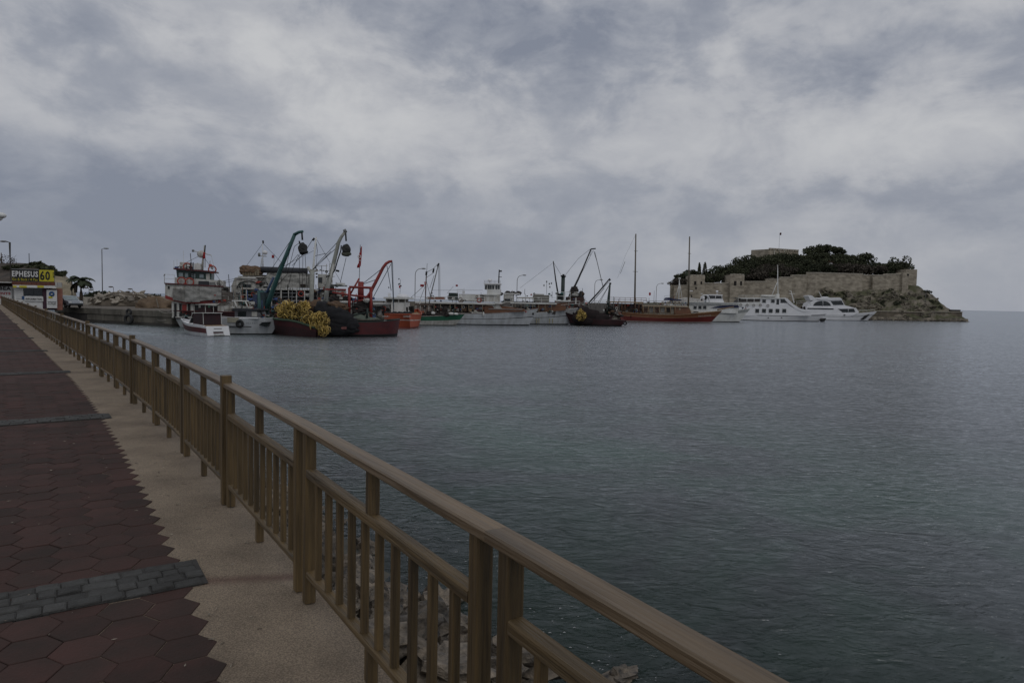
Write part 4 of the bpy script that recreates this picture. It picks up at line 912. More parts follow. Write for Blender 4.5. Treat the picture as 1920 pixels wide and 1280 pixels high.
MB().blob(tz(738.5, 556) + Vector((4, 0, 0)), (.9, .80, .38), 12, 7, lo=-.3).build('radar_hood', yacht, b.root, True); fbox('hood_fin', 727.5, 731, 549.5, 557.5, 3.6, 4.0, yacht); fbox('hood_fin', 747, 750, 550, 557.5, 3.6, 4.0, yacht)
c = b.p(720, 579, x=3.3); MB().ring(c, .28, .07, (1, 0, 0)).build('lifebuoy', ringred, b.root, True)
mb = MB()
for i in range(13): mb.blob(b.p(728 + i * 3.4, 586.5 + (i % 3) * .7, x=.6), (.3, .2, .2), 8, 6, .4, 1.5, i)
mb.build('deck_gear', black, b.root)
mb = MB(); mb.tube([b.p(750, 549, x=4), b.p(751, 524, x=4)], .02, n=4)
for px, py in ((748, 523), (749, 532), (752, 536), (747.5, 533), (729, 539)): mb.blob(b.p(px, py, x=4), (.08, .08, .10), 6, 5)
mb.build('antenna', black, b.root)
fl = MB(); a = b.p(749.5, 537.5, x=4); fl.box(a, (.03, .2, .34), .3); fl.build('flag', flagred, b.root)
for a_, c_, xx in ((762, 775, 2.4), (700, 732, 3.3)):
    gm = MB(); rr = random.Random(int(a_))
    for i in range(14): gm.box(b.p(rr.uniform(a_, c_), rr.uniform(576, 590), x=xx), (.2, rr.uniform(.15, .4), rr.uniform(.2, .5)))
    tag(gm.build('deck_gear', MATS['dark_gear_'], b.root), kind='stuff')

# ---------- green and white fishing boat
q = at(815, 610); b = Boat('fishing_boat', 'green and white fishing boat with a slim mast and pale boom', 'fishing boat', (q.x - 6.5, q.y + 1.5), R(0))
b.hull(9.2, 1.7, (1.35, 1.2, 1.62), [(-.4, .05, black, 'bottom'), (.05, .5, white2, 'hull'), (.5, 1, green, 'topside')], rake=1.3, full=3.0, wl_bow=2.0, trim=mat('rubbed_rail', (.27, .24, .22), .7), bulw=.11); b.hw = 1.5
b.bar('mast', [(797.5, 596, 0), (798, 548, 0), (799.5, 512, 0)], .10, mat('mast_brown', (.07, .03, .025), .6), .07); b.bar('mast_block', [(799, 516, 0), (799.8, 509, 0)], .13, black); b.bar('topmast', [(800, 510, 0), (801, 494, 0)], .03, greymetal)
b.bar('boom', [(801, 590, 0), (807, 556, 0), (822.2, 495, 0)], .09, greymetal, .07); b.bar('boom_head', [(820.5, 499.5, 0), (823, 493.5, 0)], .12, black)
b.cables([[(822.5, 496, 0), (822.8, 558, 0)], [(824.5, 497, 0), (825, 558, 0)], [(822, 494, 0), (812, 504, 0), (799, 511, 0)], [(812, 512, 0), (800, 520, 0)], [(797, 537, 0), (788, 560, 0)], [(799, 525, 0), (806, 552, 0)], [(814, 516, 0), (806, 540, 0)], [(799, 532, 0), (776, 553, 0), (762, 565, 0)]], .03, greymetal)
b.bar('hanging_block', [(813.5, 503.5, 0), (811.8, 511.5, 0)], .12, black); b.bar('lamp', [(809, 549.3, 0), (811, 549.8, 0)], .08, black)
flag(b, 788, 533, 795, 537.5); b.bar('flag_board', [(797, 528, -.2), (798, 535, -.2)], .12, mat('faded_pink', (.42, .2, .2), .8))
b.bar('stay_post', [(785, 590, -.5), (788, 562, -.5)], .07, white2); b.box('wheelhouse', 779, 806, 575, 590, mat('rusty_white', (.25, .2, .17), .7, scale=3, c2=(.08, .05, .04)), -.9); b.box('wheelhouse_roof', 777, 808, 570, 572.5, mat('roof_brown', (.11, .08, .065), .7), -1.0)
for px in (780, 788, 796, 804): b.bar('awning_post', [(px, 572, -.95), (px, 590, -.95)], .04, white2)
lumps(b, 'deck_gear', [(784, 587, -1, .4, .4, .35), (792, 588, -1, .4, .3, .3), (806, 588, -1, .5, .3, .3), (818, 590, -1, .5, .3, .28), (830, 589, -1, .5, .3, .3), (838, 590, -1, .4, .3, .25), (822, 580, -.5, .3, .3, .6), (834, 582, -.5, .4, .3, .5)], MATS['dark_gear'], .5)
lumps(b, 'fish_box', [(812, 587, -1.2, .28, .25, .2), (846, 588, -1.1, .35, .25, .18), (855, 588.5, -.9, .35, .25, .15)], white, .3); b.box('orange_bin', 789, 795, 583, 590, mat('bin_orange', (.34, .09, .04), .6), -1.25, -.8)
clutter(b, 780, 865, 576, 592, 50, 14, -1.1, .3, .32)

# ---------- white excursion boats
q = at(930, 609.5); b = Boat('excursion_boat', 'white excursion boat with tall white wheelhouse and black mast, right of the green boat', 'excursion boat', (q.x - 9.5, q.y + 2.2), R(-2))
b.hull(14.3, 2.4, (1.75, 1.6, 2.5), [(-.3, .06, black, 'bottom'), (.06, .50, greyhull, 'hull'), (.50, .54, black, 'stripe'), (.54, 1, greyhull, 'topside')], rake=1.35, full=2.6, wl_bow=1.7, trim=MATS['rubbed_rail'], bulw=.1); b.hw = 2.2
Y = -2.0
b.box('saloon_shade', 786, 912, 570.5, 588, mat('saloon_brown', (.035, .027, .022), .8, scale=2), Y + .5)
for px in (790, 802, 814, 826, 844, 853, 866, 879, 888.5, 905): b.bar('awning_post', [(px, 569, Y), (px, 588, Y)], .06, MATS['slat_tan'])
for px in (795, 806, 812, 820, 832, 840, 858, 872, 882, 897): b.pane('seat_back', px - 2.5, px + 2.5, 578, 584, random.choice([brownnet, tarp, lightwood, white2]), Y + .2)
b.box('sun_deck', 778, 928, 566.4, 569.3, white, Y - .15); b.poly('sun_deck_front', [(928, 566.6), (946, 567.8), (940, 569.8), (928, 569.5)], white, Y - .1)
b.box('saloon_panel', 888.5, 904.5, 573, 583, mat('dark_red_panel', (.06, .02, .02), .6), Y + .1, Y + .3); b.box('saloon_ledge', 884, 908, 585, 587, white2, Y - .05, Y + .2)
b.poly('fore_cabin', [(908, 573), (946, 574), (984, 580.3), (984, 584), (908, 587)], varnish, Y + .3); b.box('fore_cabin_top', 916, 980, 578.7, 580.2, MATS['rubbed_rail'], Y + .2); b.poly('windscreen', [(922, 571), (936, 571), (941, 578.5), (927, 578.5)], white2, Y + .25)
b.rail([(778, 566), (908, 566.4)], .75, .028, white, Y, 1.3); b.box('bench', 801, 832, 556.5, 561, mat('rust_bench', (.22, .08, .05), .7), Y + .8, Y + 2.6)
b.box('planter_screen', 841, 858, 549, 563, darkgreen, Y + .6, Y + 1.2); b.box('bar_counter', 860, 906, 551.5, 565.5, MATS['beige_shade'], Y + .6, Y + 2.4); b.box('bar_counter', 860, 900, 552, 564, white, Y + .5, Y + .62)
b.box('locker', 867, 871, 545.5, 553, yacht, Y + .4, Y + .9); b.rail([(857, 551.5), (868, 551.5)], .7, .03, white, Y + .4)
b.box('wheelhouse_base', 907, 936, 552, 566, white2, Y + .5); b.box('wheelhouse_wing', 905, 932, 551.5, 553.3, white, Y + .3)
b.box('wheelhouse_lower', 913, 938, 543, 552, white, Y + .7); b.box('wheelhouse', 908.5, 937, 533, 543, white, Y + .8); b.box('wheelhouse_roof', 907, 939, 530.5, 533, yacht, Y + .5)
for px in (909.5, 914.5, 918.5, 923, 929, 933.5): b.pane('window', px, px + 3.4, 535, 542, glass, Y + .78, frame=None)
MB().blob(b.p(918.5, 525.5, 0), (.34, .34, .26), 10, 7).build('radar_dome', yacht, b.root, True); b.bar('dome_post', [(918.5, 526, 0), (918.5, 531, 0)], .05, white)
b.bar('mast', [(935, 534, 0), (936, 505.5, 0)], .10, black, .07); b.bar('mast_light', [(936, 508.4, 0), (941, 508.2, 0)], .11, black); b.bar('yard', [(934, 519, 0), (941, 519.2, 0)], .04, black); b.rail([(908, 530.5), (938, 530.6)], .35, .02, steel, Y + .7, .7)
b.rings([(863, 562)], .30, y=Y - .1, ma=MATS['rubbed_rail']); b.rings([(898.5, 563.2)], .30, y=Y - .1)
flag(b, 854.5, 533.5, 858.5, 537); b.cables([[(850, 537), (838, 550)], [(810, 544), (905, 544)], [(870, 540), (870, 552)]], .022, steel)
c = b.p(906.5, 589, -2.4); MB().blob(c, (.14, .14, .34), 8, 8).build('fender', white, b.root, True); c = b.p(999.5, 588.5, -.55); MB().blob(c, (.15, .15, .2), 8, 6).build('hawse_pipe', black, b.root, True)
b.rail([(960, 577.5), (984, 577.2), (1003, 576.5)], .5, .02, white2, -.8, 1.5)
clutter(b, 786, 905, 574, 588, 60, 15, Y + .1, Y + .4, .32); clutter(b, 800, 905, 556, 565, 26, 16, Y + .3, Y + 1.5, .3); clutter(b, 905, 990, 570, 584, 18, 17, -1.6, -.4, .25)
q = at(1035, 608.6); b = Boat('excursion_boat', 'white excursion boat with rust streaks and white bow rail, in front of the black funnel', 'excursion boat', (q.x - 9, q.y + 2.1), R(-3))
b.hull(11.6, 2.2, (1.7, 1.75, 2.65), [(-.3, .06, black, 'bottom'), (.06, .56, greyhull, 'hull'), (.56, .60, black, 'stripe'), (.60, 1, greyhull, 'topside')], rake=1.5, full=2.6, wl_bow=1.7, trim=white, bulw=.09); b.hw = 2.0
Y = -1.9
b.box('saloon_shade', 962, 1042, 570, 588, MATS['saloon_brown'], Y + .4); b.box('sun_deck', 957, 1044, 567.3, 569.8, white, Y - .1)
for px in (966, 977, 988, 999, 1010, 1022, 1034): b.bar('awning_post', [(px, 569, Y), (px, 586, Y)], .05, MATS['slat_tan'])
b.poly('fore_cabin', [(1005, 572), (1044, 569), (1062, 575), (1060, 582), (1005, 586)], varnish, Y + .35)
b.rail([(957, 567), (1044, 567.5)], .8, .028, white, Y, 1.2); b.box('deck_box', 944, 962, 552, 567, white2, Y + .5); b.pane('window', 946, 959, 560, 564, glass, Y + .46); b.box('canopy', 944, 975, 549.5, 551.5, white, Y + .4); b.box('deck_box', 1000, 1030, 553, 566, MATS['beige_shade'], Y + .8); b.box('awning', 972, 1002, 557, 559.5, mat('cream_awning', (.42, .40, .34), .8), Y + .3); b.box('deck_box', 1003, 1020, 551, 553.5, white2, Y + .8)
lumps(b, 'deck_gear', [(938, 551, -.5, .5, .4, .25), (952, 549, -.5, .5, .4, .3), (962, 549.5, -.5, .5, .4, .28), (972, 549.5, -.5, .5, .4, .3)], MATS['dark_gear'], .5)
b.rail([(1044, 562.5), (1069, 563.8)], 1.3, .035, white, Y + .3, .9, 'platform_rail', 1); b.box('bridge_deck', 1042, 1070, 562.8, 565.3, white, Y + .2); b.box('bridge_house', 1043, 1068, 565.3, 573, varnish, Y + .5)
b.rail([(1032, 582), (1044, 577), (1066, 574.5), (1087, 573.8)], .75, .028, white, -1.5, 1.4)
for px in (1006, 1010.5, 1030.5, 1036): b.box('rust_streak', px - .9, px + .9, 597, 606, mat('rust_streaks', (.30, .27, .17), .8), -2.14, -2.0)
c = b.p(1075.5, 587.5, -.6); MB().blob(c, (.16, .16, .2), 8, 6).build('hawse_pipe', black, b.root, True)
mb = MB(); mb.tube([b.p(1025, 552, 0), b.p(1025, 526, 0)], .03, n=4)
for px, py in ((1020, 535), (1030, 532), (1031, 538), (1034, 531), (1025, 528)): mb.blob(b.p(px, py, 0), (.11, .11, .16), 6, 5)
mb.build('signal_mast', greymetal, b.root)
b.cables([[(1036.5, 493, 1), (975, 540, 1)]], .02, steel)
clutter(b, 962, 1040, 574, 586, 40, 18, Y + .1, Y + .35, .32); clutter(b, 940, 1045, 550, 566, 34, 19, Y + .4, Y + 1.6, .3); clutter(b, 1040, 1080, 560, 580, 16, 20, -1.5, -.2, .3)

# ---------- dark boats with black booms
q = at(1065, 607.5); b = Boat('fishing_boat', 'dark fishing boat with tall black funnel and long black boom behind the white bow', 'fishing boat', (q.x - 4, q.y + 8.5), R(4))
b.hull(12, 2.2, (1.8, 1.7, 2.3), [(-.3, 0, black, 'bottom'), (0, 1, darkmar, 'hull')], trim=black); b.hw = 2.0
b.bar('funnel', [(1054.5, 573, 0), (1056, 518, 0)], .33, darkgreen, .33, 12); b.bar('funnel_cap', [(1056, 519, 0), (1056.3, 516.5, 0)], .48, black, .48, 12); b.bar('funnel_pipe', [(1056.3, 517, 0), (1056.5, 514, 0)], .2, black)
b.bar('mast', [(1047, 556, 0), (1042, 525, 0), (1037.3, 489.5, 0)], .15, black, .08); b.bar('boom', [(1070, 553, 0), (1085, 522, 0), (1108, 467.5, 0)], .16, black, .11); b.bar('boom_head', [(1107.5, 467, 0), (1117, 466, 0)], .10, black)
b.cables([[(1107, 467, 0), (1085, 484, 0), (1058, 518, 0)], [(1038, 492, 0), (1052, 515, 0)], [(1108, 469, 0), (1080, 528, 0), (1068, 553, 0)], [(1112, 470, 0), (1090, 513, 0)], [(1113, 470, 0), (1122, 500, 0), (1130, 535, 0)], [(1109, 470, 0), (1106, 480, 0)]], .025)
b.bar('pale_spar', [(1115, 472, 0), (1122.5, 503, 0), (1130.5, 537, 0)], .06, greymetal)
lumps(b, 'deck_gear', [(1077, 546, 0, .7, .7, .9), (1073, 556, 0, .7, .6, .7), (1085, 558, 0, .8, .7, .7), (1090, 552, 0, .5, .5, .6), (1080, 563, -.5, 1.3, .7, .6)], MATS['dark_gear'], .4)
c = b.p(1078, 553, -.9); MB().blob(c, (.65, .4, .3), 10, 7).build('buoy', white2, b.root, True); b.box('wheelhouse', 1064, 1095, 557, 575, mat('rust_brown', (.06, .03, .024), .8), -1.2); b.pane('door', 1078.5, 1081, 558, 570, white2, -1.25)
b.box('engine_casing', 1046, 1056, 551, 562, black, -.9); b.rail([(1060, 556), (1090, 556)], .8, .02, greymetal, -1.3)
clutter(b, 1044, 1100, 548, 580, 46, 21, -1.3, .4, .4)
q = at(1125, 611); b = Boat('fishing_boat', 'low dark maroon fishing boat with a mound of net and a thick black mast', 'fishing boat', (q.x + 3.4, q.y + 1.6), R(177))
b.hull(7.8, 1.7, (.85, .95, 1.9), [(-.4, .2, black, 'bottom'), (.2, 1, darkmar, 'hull')], rake=.8, wl_stern=.7, stern_rake=.7, trim=darkmar, bulw=.12); b.hw = 1.5
b.bar('mast', [(1138.5, 592, 0), (1141.5, 556, 0), (1143.8, 531, 0)], .28, darkgreen, .12, 8); b.bar('mast_cap', [(1143.5, 533, 0), (1145, 530, 0)], .16, black)
b.bar('boom', [(1100, 572, 0), (1122, 548, 0), (1143.5, 522, 0)], .13, black, .09); b.bar('boom', [(1106, 571, 0), (1133, 540, 0)], .05, black); b.bar('boom_end', [(1142.5, 523.5, 0), (1144.2, 526, 0)], .14, black)
b.cables([[(1142, 535, 0), (1120, 570, 0)], [(1141, 537, 0), (1124, 568, 0)], [(1143, 527, 0), (1098, 573, 0)], [(1105, 569, 0), (1080, 548, 0)]], .03)
lumps(b, 'deck_gear', [(1144, 578, 0, .5, .5, .5), (1128, 580, -.3, .8, .5, .4), (1152, 588, 0, .7, .5, .25), (1116, 576, 0, .7, .5, .35), (1160, 592, 0, .6, .5, .2)], MATS['dark_gear'], .5); b.box('deckhouse', 1106, 1132, 571, 586, mat('weathered_grey', (.13, .12, .11), .8), -.5, .9); b.rail([(1085, 574), (1140, 568)], .5, .025, white2, 1.0)
clutter(b, 1105, 1170, 572, 598, 44, 22, b.ns * .1, b.ns * 1.0, .34)
nb_ = MB()
for i, (px, py, y, rx, ry, rz) in enumerate([(1095, 588, b.ns * 1.0, 1.2, .8, 1.05), (1108, 591, b.ns * 1.0, 1.4, .7, .95), (1125, 596, b.ns * 1.0, 1.4, .6, .7), (1085, 597, b.ns * 1.0, 1.0, .7, .8), (1100, 600, b.ns * 1.2, 1.6, .5, .7)]): nb_.blob(b.p(px, py, y), (rx, ry, rz), 16, 10, .3, 1.4, i)
o = nb_.build('net_mound', mat('maroon_net', (.022, .013, .013), .95, scale=2.5, c2=(.012, .009, .009), bump=1, bscale=9), b.root, True); loose(b, o, 'mound of dark net on the low maroon boat', 'nets')
rr = random.Random(5); mb = MB()
for k in range(60):
    a = rr.uniform(0, 6.3); r_ = rr.random() ** .7; px = 1089 + math.cos(a) * r_ * (9 + 4 * math.sin(a)); py = 590 + math.sin(a) * r_ * 10; c = b.p(px, py, b.ns * rr.uniform(1.7, 2.0))
    mb.ring(c, rr.uniform(.12, .2), .05, (rr.gauss(0, 1), 1.3, rr.gauss(0, 1)), 8, 4)
o = mb.build('float_pile', yellow, b.root, True); loose(b, o, 'yellow floats hanging on the dark net mound beside the white bow', 'net floats', 'stuff')
b.rings([(1172, 606)], .22, .1, black, name='tyre')

# ---------- red gulet
q = at(1260, 604.6); b = Boat('gulet', 'two masted wooden gulet with red hull and brown upper works', 'sailing ship', (q.x - 9.6, q.y + 2.5), R(0))
b.hull(17.8, 2.5, (1.95, 1.45, 2.45), [(-.3, 0, darkmar, 'bottom'), (0, .10, MATS['rubbed_rail'], 'waterline'), (.10, .60, mahog, 'hull'), (.60, .65, lightwood, 'stripe'), (.65, 1, varnish, 'bulwark')], rake=2.2, full=2.4, wl_bow=1.6, stern_rake=1.2, trim=lightwood, bulw=.12); b.hw = 2.3
Y = -2.2
b.bar('bowsprit', [(1345, 581, 0), (1362, 577.5, 0), (1376, 575, 0)], .14, lightwood, .07)
b.bar('main_mast', [(1189.8, 594, 0), (1192.2, 438.5, 0)], .19, mat('mast_wood', (.11, .09, .062), .5, scale=2, stretch=(3, 3, .2)), .12, 8); b.bar('fore_mast', [(1290.3, 592, 0), (1293, 443.5, 0)], .19, MATS['mast_wood'], .12, 8)
for a, c in (((1189, 470.5), (1196, 470.9)), ((1186.5, 508.8), (1196, 509.3)), ((1289.5, 475), (1296, 475.5))): b.bar('spreader', [(*a, 0), (*c, 0)], .04, MATS['mast_wood'])
b.cables([[(1192, 440, 0), (1172, 480, 0), (1158, 521, 0)]], .016, steel); b.cables([[(1172, 490, 0), (1163, 513, 0)]], .04, greymetal)
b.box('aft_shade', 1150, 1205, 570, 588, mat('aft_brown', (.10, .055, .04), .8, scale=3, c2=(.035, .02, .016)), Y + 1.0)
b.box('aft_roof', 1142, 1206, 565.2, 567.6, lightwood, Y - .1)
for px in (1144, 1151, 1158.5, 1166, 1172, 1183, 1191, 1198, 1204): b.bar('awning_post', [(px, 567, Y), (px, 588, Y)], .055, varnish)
b.rail([(1142, 565), (1212, 566.5)], .80, .035, varnish, Y, 1.0)
b.box('cabin', 1205, 1288, 575, 588.5, mat('cabin_cream', (.30, .27, .22), .7, scale=1.5, c2=(.2, .17, .13)), Y + .5); b.box('cabin_roof', 1204, 1290, 572.6, 575, mat('roof_tan', (.36, .29, .20), .7), Y)
for k in range(5): b.pane('window', 1207 + k * 10.6, 1214.5 + k * 10.6, 577, 586, [MATS['aft_brown'], tarp, MATS['aft_brown'], tarp, MATS['dark_gear']][k], Y + .46, frame=lightwood)
for px in (1206, 1216, 1226, 1236, 1248, 1257, 1266): b.bar('awning_post', [(px, 574, Y), (px, 588.5, Y)], .055, lightwood)
b.poly('wheelhouse', [(1264, 575), (1289.5, 575), (1297, 588), (1264, 589)], varnish, Y + .35); b.poly('wheelhouse_trim', [(1289.5, 574), (1291, 574), (1297, 583.5), (1311, 583.5), (1311, 585), (1296, 585)], MATS['roof_tan'], Y + .3); b.pane('window', 1273, 1276, 577, 581, MATS['roof_tan'], Y + .3)
b.rail([(1206, 572), (1290, 573)], .85, .03, mat('rail_brown', (.10, .065, .045), .7), Y + .1, 1.1); b.rings([(1243, 567.5), (1252, 567.8), (1257, 567.6), (1266, 568), (1273, 568.2)], .26, .06, MATS['roof_tan'], y=Y - .05)
b.box('deck_chest', 1300, 1309, 583.8, 585.5, black, Y + .3, Y + .5)
b.name_text('MATADOR', 1311, 1335, 594.3, .26, MATS['rubbed_rail'], -2.46, -1.8).location.y += .55
b.bar('rudder_post', [(1183, 569, Y), (1183, 596, Y)], .06, black)
clutter(b, 1150, 1205, 572, 588, 34, 23, Y + .1, Y + .8, .34); clutter(b, 1206, 1290, 566, 573, 26, 24, Y + .2, Y + 1.4, .28)
q = at(1187, 600); sk = Boat('rowing_boat', 'small grey dinghy floating at the stern of the red gulet', 'dinghy', (q.x - 1.6, q.y - .6), R(2))
sk.hull(3.0, .65, (.5, .42, .65), [(-.4, 0, black, 'bottom'), (0, .8, greymetal, 'hull'), (.8, 1, white2, 'rim')], rake=.4, trim=white2, bulw=.06)

# ---------- white tour boat behind the gulet
q = at(1330, 603.2); b = Boat('tour_boat', 'white tour boat with navy side screens behind the bow of the red gulet', 'tour boat', (q.x - 10, q.y + 2.6), R(-2))
b.hull(17, 2.5, (1.9, 1.9, 3.0), [(-.3, .06, black, 'bottom'), (.06, .72, white, 'hull'), (.72, .95, mat('silver_band', (.33, .34, .33), .4), 'band'), (.95, 1, white, 'topside')], rake=2.3, full=2.4, wl_bow=1.7, trim=white, bulw=.10); b.hw = 2.3
Y = -2.1
b.box('main_cabin', 1250, 1384, 570, 586, white, Y + .3); b.box('upper_deck', 1262, 1385, 567.2, 570.8, MATS['silver_band'], Y); b.box('upper_deck_edge', 1262, 1386, 566.3, 567.4, white, Y - .08)
for px in (1300, 1309, 1318): b.pane('window', px, px + 6.5, 573, 579.5, glass, Y + .27, frame=white)
b.poly('navy_screen', [(1332, 577), (1350, 573), (1384, 571.5), (1386, 576.5), (1350, 577.2)], navy, Y + .1, Y + .2)
b.poly('wheelhouse', [(1325, 560), (1355, 560), (1358, 567), (1324, 567)], yacht, Y + .7); b.poly('wheelhouse_window', [(1329, 554.3), (1353, 554.3), (1355, 560), (1327, 560)], glass, Y + .75); b.box('wheelhouse_roof', 1330, 1355, 552, 554.2, yacht, Y + .6)
for px in (1327.5, 1341, 1354): b.bar('wheelhouse_post', [(px, 560.5, Y + .7), (px + (1 if px < 1345 else -1), 553.5, Y + .7)], .06, yacht)
b.bar('radar_post', [(1344.5, 552, 0), (1344.5, 546, 0)], .07, yacht); MB().blob(b.p(1344.5, 546, 0), (.3, .3, .18), 8, 6).build('radar_dome', yacht, b.root, True); b.bar('radar_bar', [(1346, 548.8, 0), (1352, 549.2, 0)], .05, white2)
arch = [(1313.5 + 8.5 - 8.5 * math.cos(a), 567 - 14 * math.sin(a) ** .6, Y + .6) for a in [math.pi * i / 10 for i in range(11)]]
b.bar('satellite_arch', arch, .12, yacht); MB().blob(b.p(1318, 558.5, Y + .8), (.42, .3, .5), 10, 8).build('satellite_dome', yacht, b.root, True); b.box('dark_locker', 1321.5, 1325.5, 554.5, 562, black, Y + .9, Y + 1.6); b.bar('arch_top', [(1314, 550.8, Y + .6), (1317.5, 550.7, Y + .6)], .08, yacht)
b.poly('canvas_roof', [(1262, 562.5), (1292, 557.5), (1320, 561.5), (1320, 567), (1262, 567)], mat('off_white_canvas', (.50, .48, .45), .8), Y + .4); b.poly('blue_canvas', [(1250, 562), (1254, 557.5), (1264, 560), (1278, 561.5), (1278, 563), (1252, 563)], navy, Y + .2)
b.bar('mast', [(1272.5, 560, 0), (1274, 521.5, 0)], .13, white, .09); b.bar('mast_leg', [(1266, 560, 0), (1273.3, 535, 0)], .06, white); b.bar('mast_leg', [(1279, 560, 0), (1274.2, 530, 0)], .06, white); b.bar('mast_head', [(1274, 523.5, 0), (1274.2, 520.5, 0)], .22, white)
b.bar('lamp_arm', [(1293.5, 545.5, 0), (1299, 545.5, 0)], .10, yacht); b.bar('lamp_arm', [(1296.5, 553, 0), (1297, 557.5, 0)], .14, black)
b.rail([(1245, 563), (1262, 561)], .9, .02, greymetal, Y); b.rail([(1352, 573.5), (1386, 572)], .3, .02, white, Y - .3)
clutter(b, 1255, 1325, 560, 568, 20, 25, Y + .2, Y + 1.2, .3); clutter(b, 1385, 1400, 574, 580, 8, 26, -1.2, 0, .25)

# ---------- large white motor yachts
q = at(1470, 601.8); b = Boat('motor_yacht', 'large white motor yacht with square dark windows and a curved white shoulder', 'yacht', (q.x - 10.5, q.y + 2.8), R(-3))
b.hull(19.8, 2.7, (1.5, 1.45, 2.0), [(-.3, .08, black, 'bottom'), (.08, .80, yacht, 'hull'), (.80, .87, black, 'stripe'), (.87, 1, yacht, 'topside')], rake=1.9, full=3.0, wl_bow=1.9, trim=yacht, bulw=.10, deck=.1, deckm=yacht); b.hw = 2.6
Y = -2.55
b.poly('main_deck_side', [(1383, 571.5), (1478, 571), (1488, 577), (1500, 582), (1521, 585.5), (1521, 592), (1397, 592), (1386, 581)], yacht, Y)
for k in range(5): b.pane('window', 1416 + k * 12.65, 1423.4 + k * 12.65, 578.8, 586.4, glass, Y - .01, frame=white)
b.poly('upper_house', [(1426, 559.5), (1470, 559.5), (1480, 571), (1425, 571)], yacht, Y + .15)
for a, c in ((1429, 1436), (1445.6, 1452.6)): b.pane('window', a, c, 561.2, 567.6, glass, Y + .12, frame=white)
b.pane('door', 1456, 1460.8, 561, 571.2, glass, Y + .12); b.poly('windscreen', [(1463.5, 561), (1470.5, 561), (1476, 567.8), (1463.5, 567.8)], glass, Y + .1, Y + .2)
b.poly('roof', [(1383, 558), (1473, 558), (1475, 560), (1391, 560.3)], white, Y - .05)
b.poly('shoulder', [(1470, 558.8), (1476, 559), (1488, 570.5), (1500, 578), (1508, 580.3), (1521, 580.8), (1521, 584.5), (1504, 584), (1492, 579), (1480, 570.5), (1474, 564)], yacht, Y - .1)
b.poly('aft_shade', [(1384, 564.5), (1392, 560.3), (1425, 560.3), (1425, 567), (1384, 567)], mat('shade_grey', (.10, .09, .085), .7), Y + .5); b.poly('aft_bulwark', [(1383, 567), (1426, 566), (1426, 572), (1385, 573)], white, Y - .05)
for px in (1384, 1400.5, 1414): b.bar('awning_post', [(px, 559, Y), (px, 568, Y)], .06, white)
b.rings([(1389, 571.5), (1401, 572), (1413.5, 572.3), (1426, 572), (1440, 572.8)], .28, .06, MATS['rubbed_rail'], y=Y - .15)
b.rail([(1385, 557.8), (1426, 557.8)], .55, .025, white, Y + .2, 1.6); b.bar('liferaft_canister', [(1427.5, 554.8, Y + .5), (1453, 555.2, Y + .5)], .27, white, n=10); b.box('raft_cradle', 1428, 1452, 557, 558, black, Y + .4, Y + .9)
b.bar('mast', [(1459, 558, 0), (1458.2, 530, 0), (1458.3, 496.5, 0)], .18, white, .06, 8); b.bar('mast_stay', [(1447.5, 553.5, 0), (1456.8, 530, 0)], .09, white); b.box('mast_base', 1456.5, 1461.5, 551, 558.5, white, -.5)
b.bar('signal_mast', [(1489, 567.5, 0), (1483, 545.5, 0)], .16, white, .07); b.bar('signal_yard', [(1479, 550.5, 0), (1490.5, 551.2, 0)], .06, white); b.bar('signal_yard', [(1480, 545.5, 0), (1483.5, 545.3, 0)], .05, white)
b.poly('anchor_pocket', [(1539, 599.5), (1541, 597), (1549.5, 596.5), (1546, 602.5), (1541, 604)], black, -1.0, -.2)
for px in (1440.5, 1465.5): c = b.p(px, 595.6, -2.66); MB().blob(c, (.14, .05, .14), 8, 6).build('porthole', black, b.root, True)
q = at(1590, 600.9); b = Boat('motor_yacht', 'white motor yacht with arched side windows and black bow patch, nearest the island', 'yacht', (q.x - 8.5, q.y + 2.6), R(-4))
b.hull(14.6, 2.5, (1.6, 1.6, 2.6), [(-.3, .05, black, 'bottom'), (.05, .62, yacht, 'hull'), (.62, .68, glass, 'stripe'), (.68, 1, yacht, 'topside')], rake=2.6, full=2.6, wl_bow=1.9, trim=yacht, bulw=.10, deck=.1, deckm=yacht); b.hw = 2.4
Y = -2.3
b.poly('main_house', [(1512, 577), (1605, 577), (1611, 585.5), (1600, 591), (1512, 592)], yacht, Y); b.box('side_shade', 1514, 1563, 577.5, 579.8, glass, Y - .06, Y + .1)
b.poly('lower_window', [(1571.5, 579), (1601, 578.6), (1604, 585), (1580, 585.6)], glass, Y - .06, Y + .1); b.bar('window_mullion', [(1590.5, 578.8, Y - .08), (1590.5, 585.3, Y - .08)], .05, yacht)
b.poly('upper_house', [(1512, 577), (1516, 569), (1526, 562.5), (1578, 561), (1584, 572), (1604, 577.5), (1570, 578)], yacht, Y + .3)
ap = [(1525 + 16.5 - 16.5 * math.cos(a), 573.2 - 9.3 * math.sin(a)) for a in [math.pi * i / 12 for i in range(13)]]
b.poly('arched_window', ap, glass, Y + .24, Y + .4); b.bar('window_mullion', [(1543, 563.8, Y + .22), (1543, 573.3, Y + .22)], .06, yacht)
b.poly('bridge_window', [(1557.5, 564.3), (1578, 563.8), (1582.5, 571.3), (1563, 571.8)], glass, Y + .24, Y + .4)
b.poly('hardtop', [(1534, 559.8), (1538, 558), (1575, 558), (1580, 562), (1556, 562.8), (1536, 561.8)], yacht, Y + .1); b.poly('hardtop_dome', [(1540, 558), (1545, 556), (1551, 556), (1556, 558)], yacht, -.6)
b.poly('radar_arch', [(1515.5, 554.5), (1520, 553.2), (1524, 555), (1531, 562), (1520, 563)], yacht, Y + .3); b.bar('whip_mast', [(1541, 557.5, 0), (1535, 546, 0)], .09, yacht, .04)
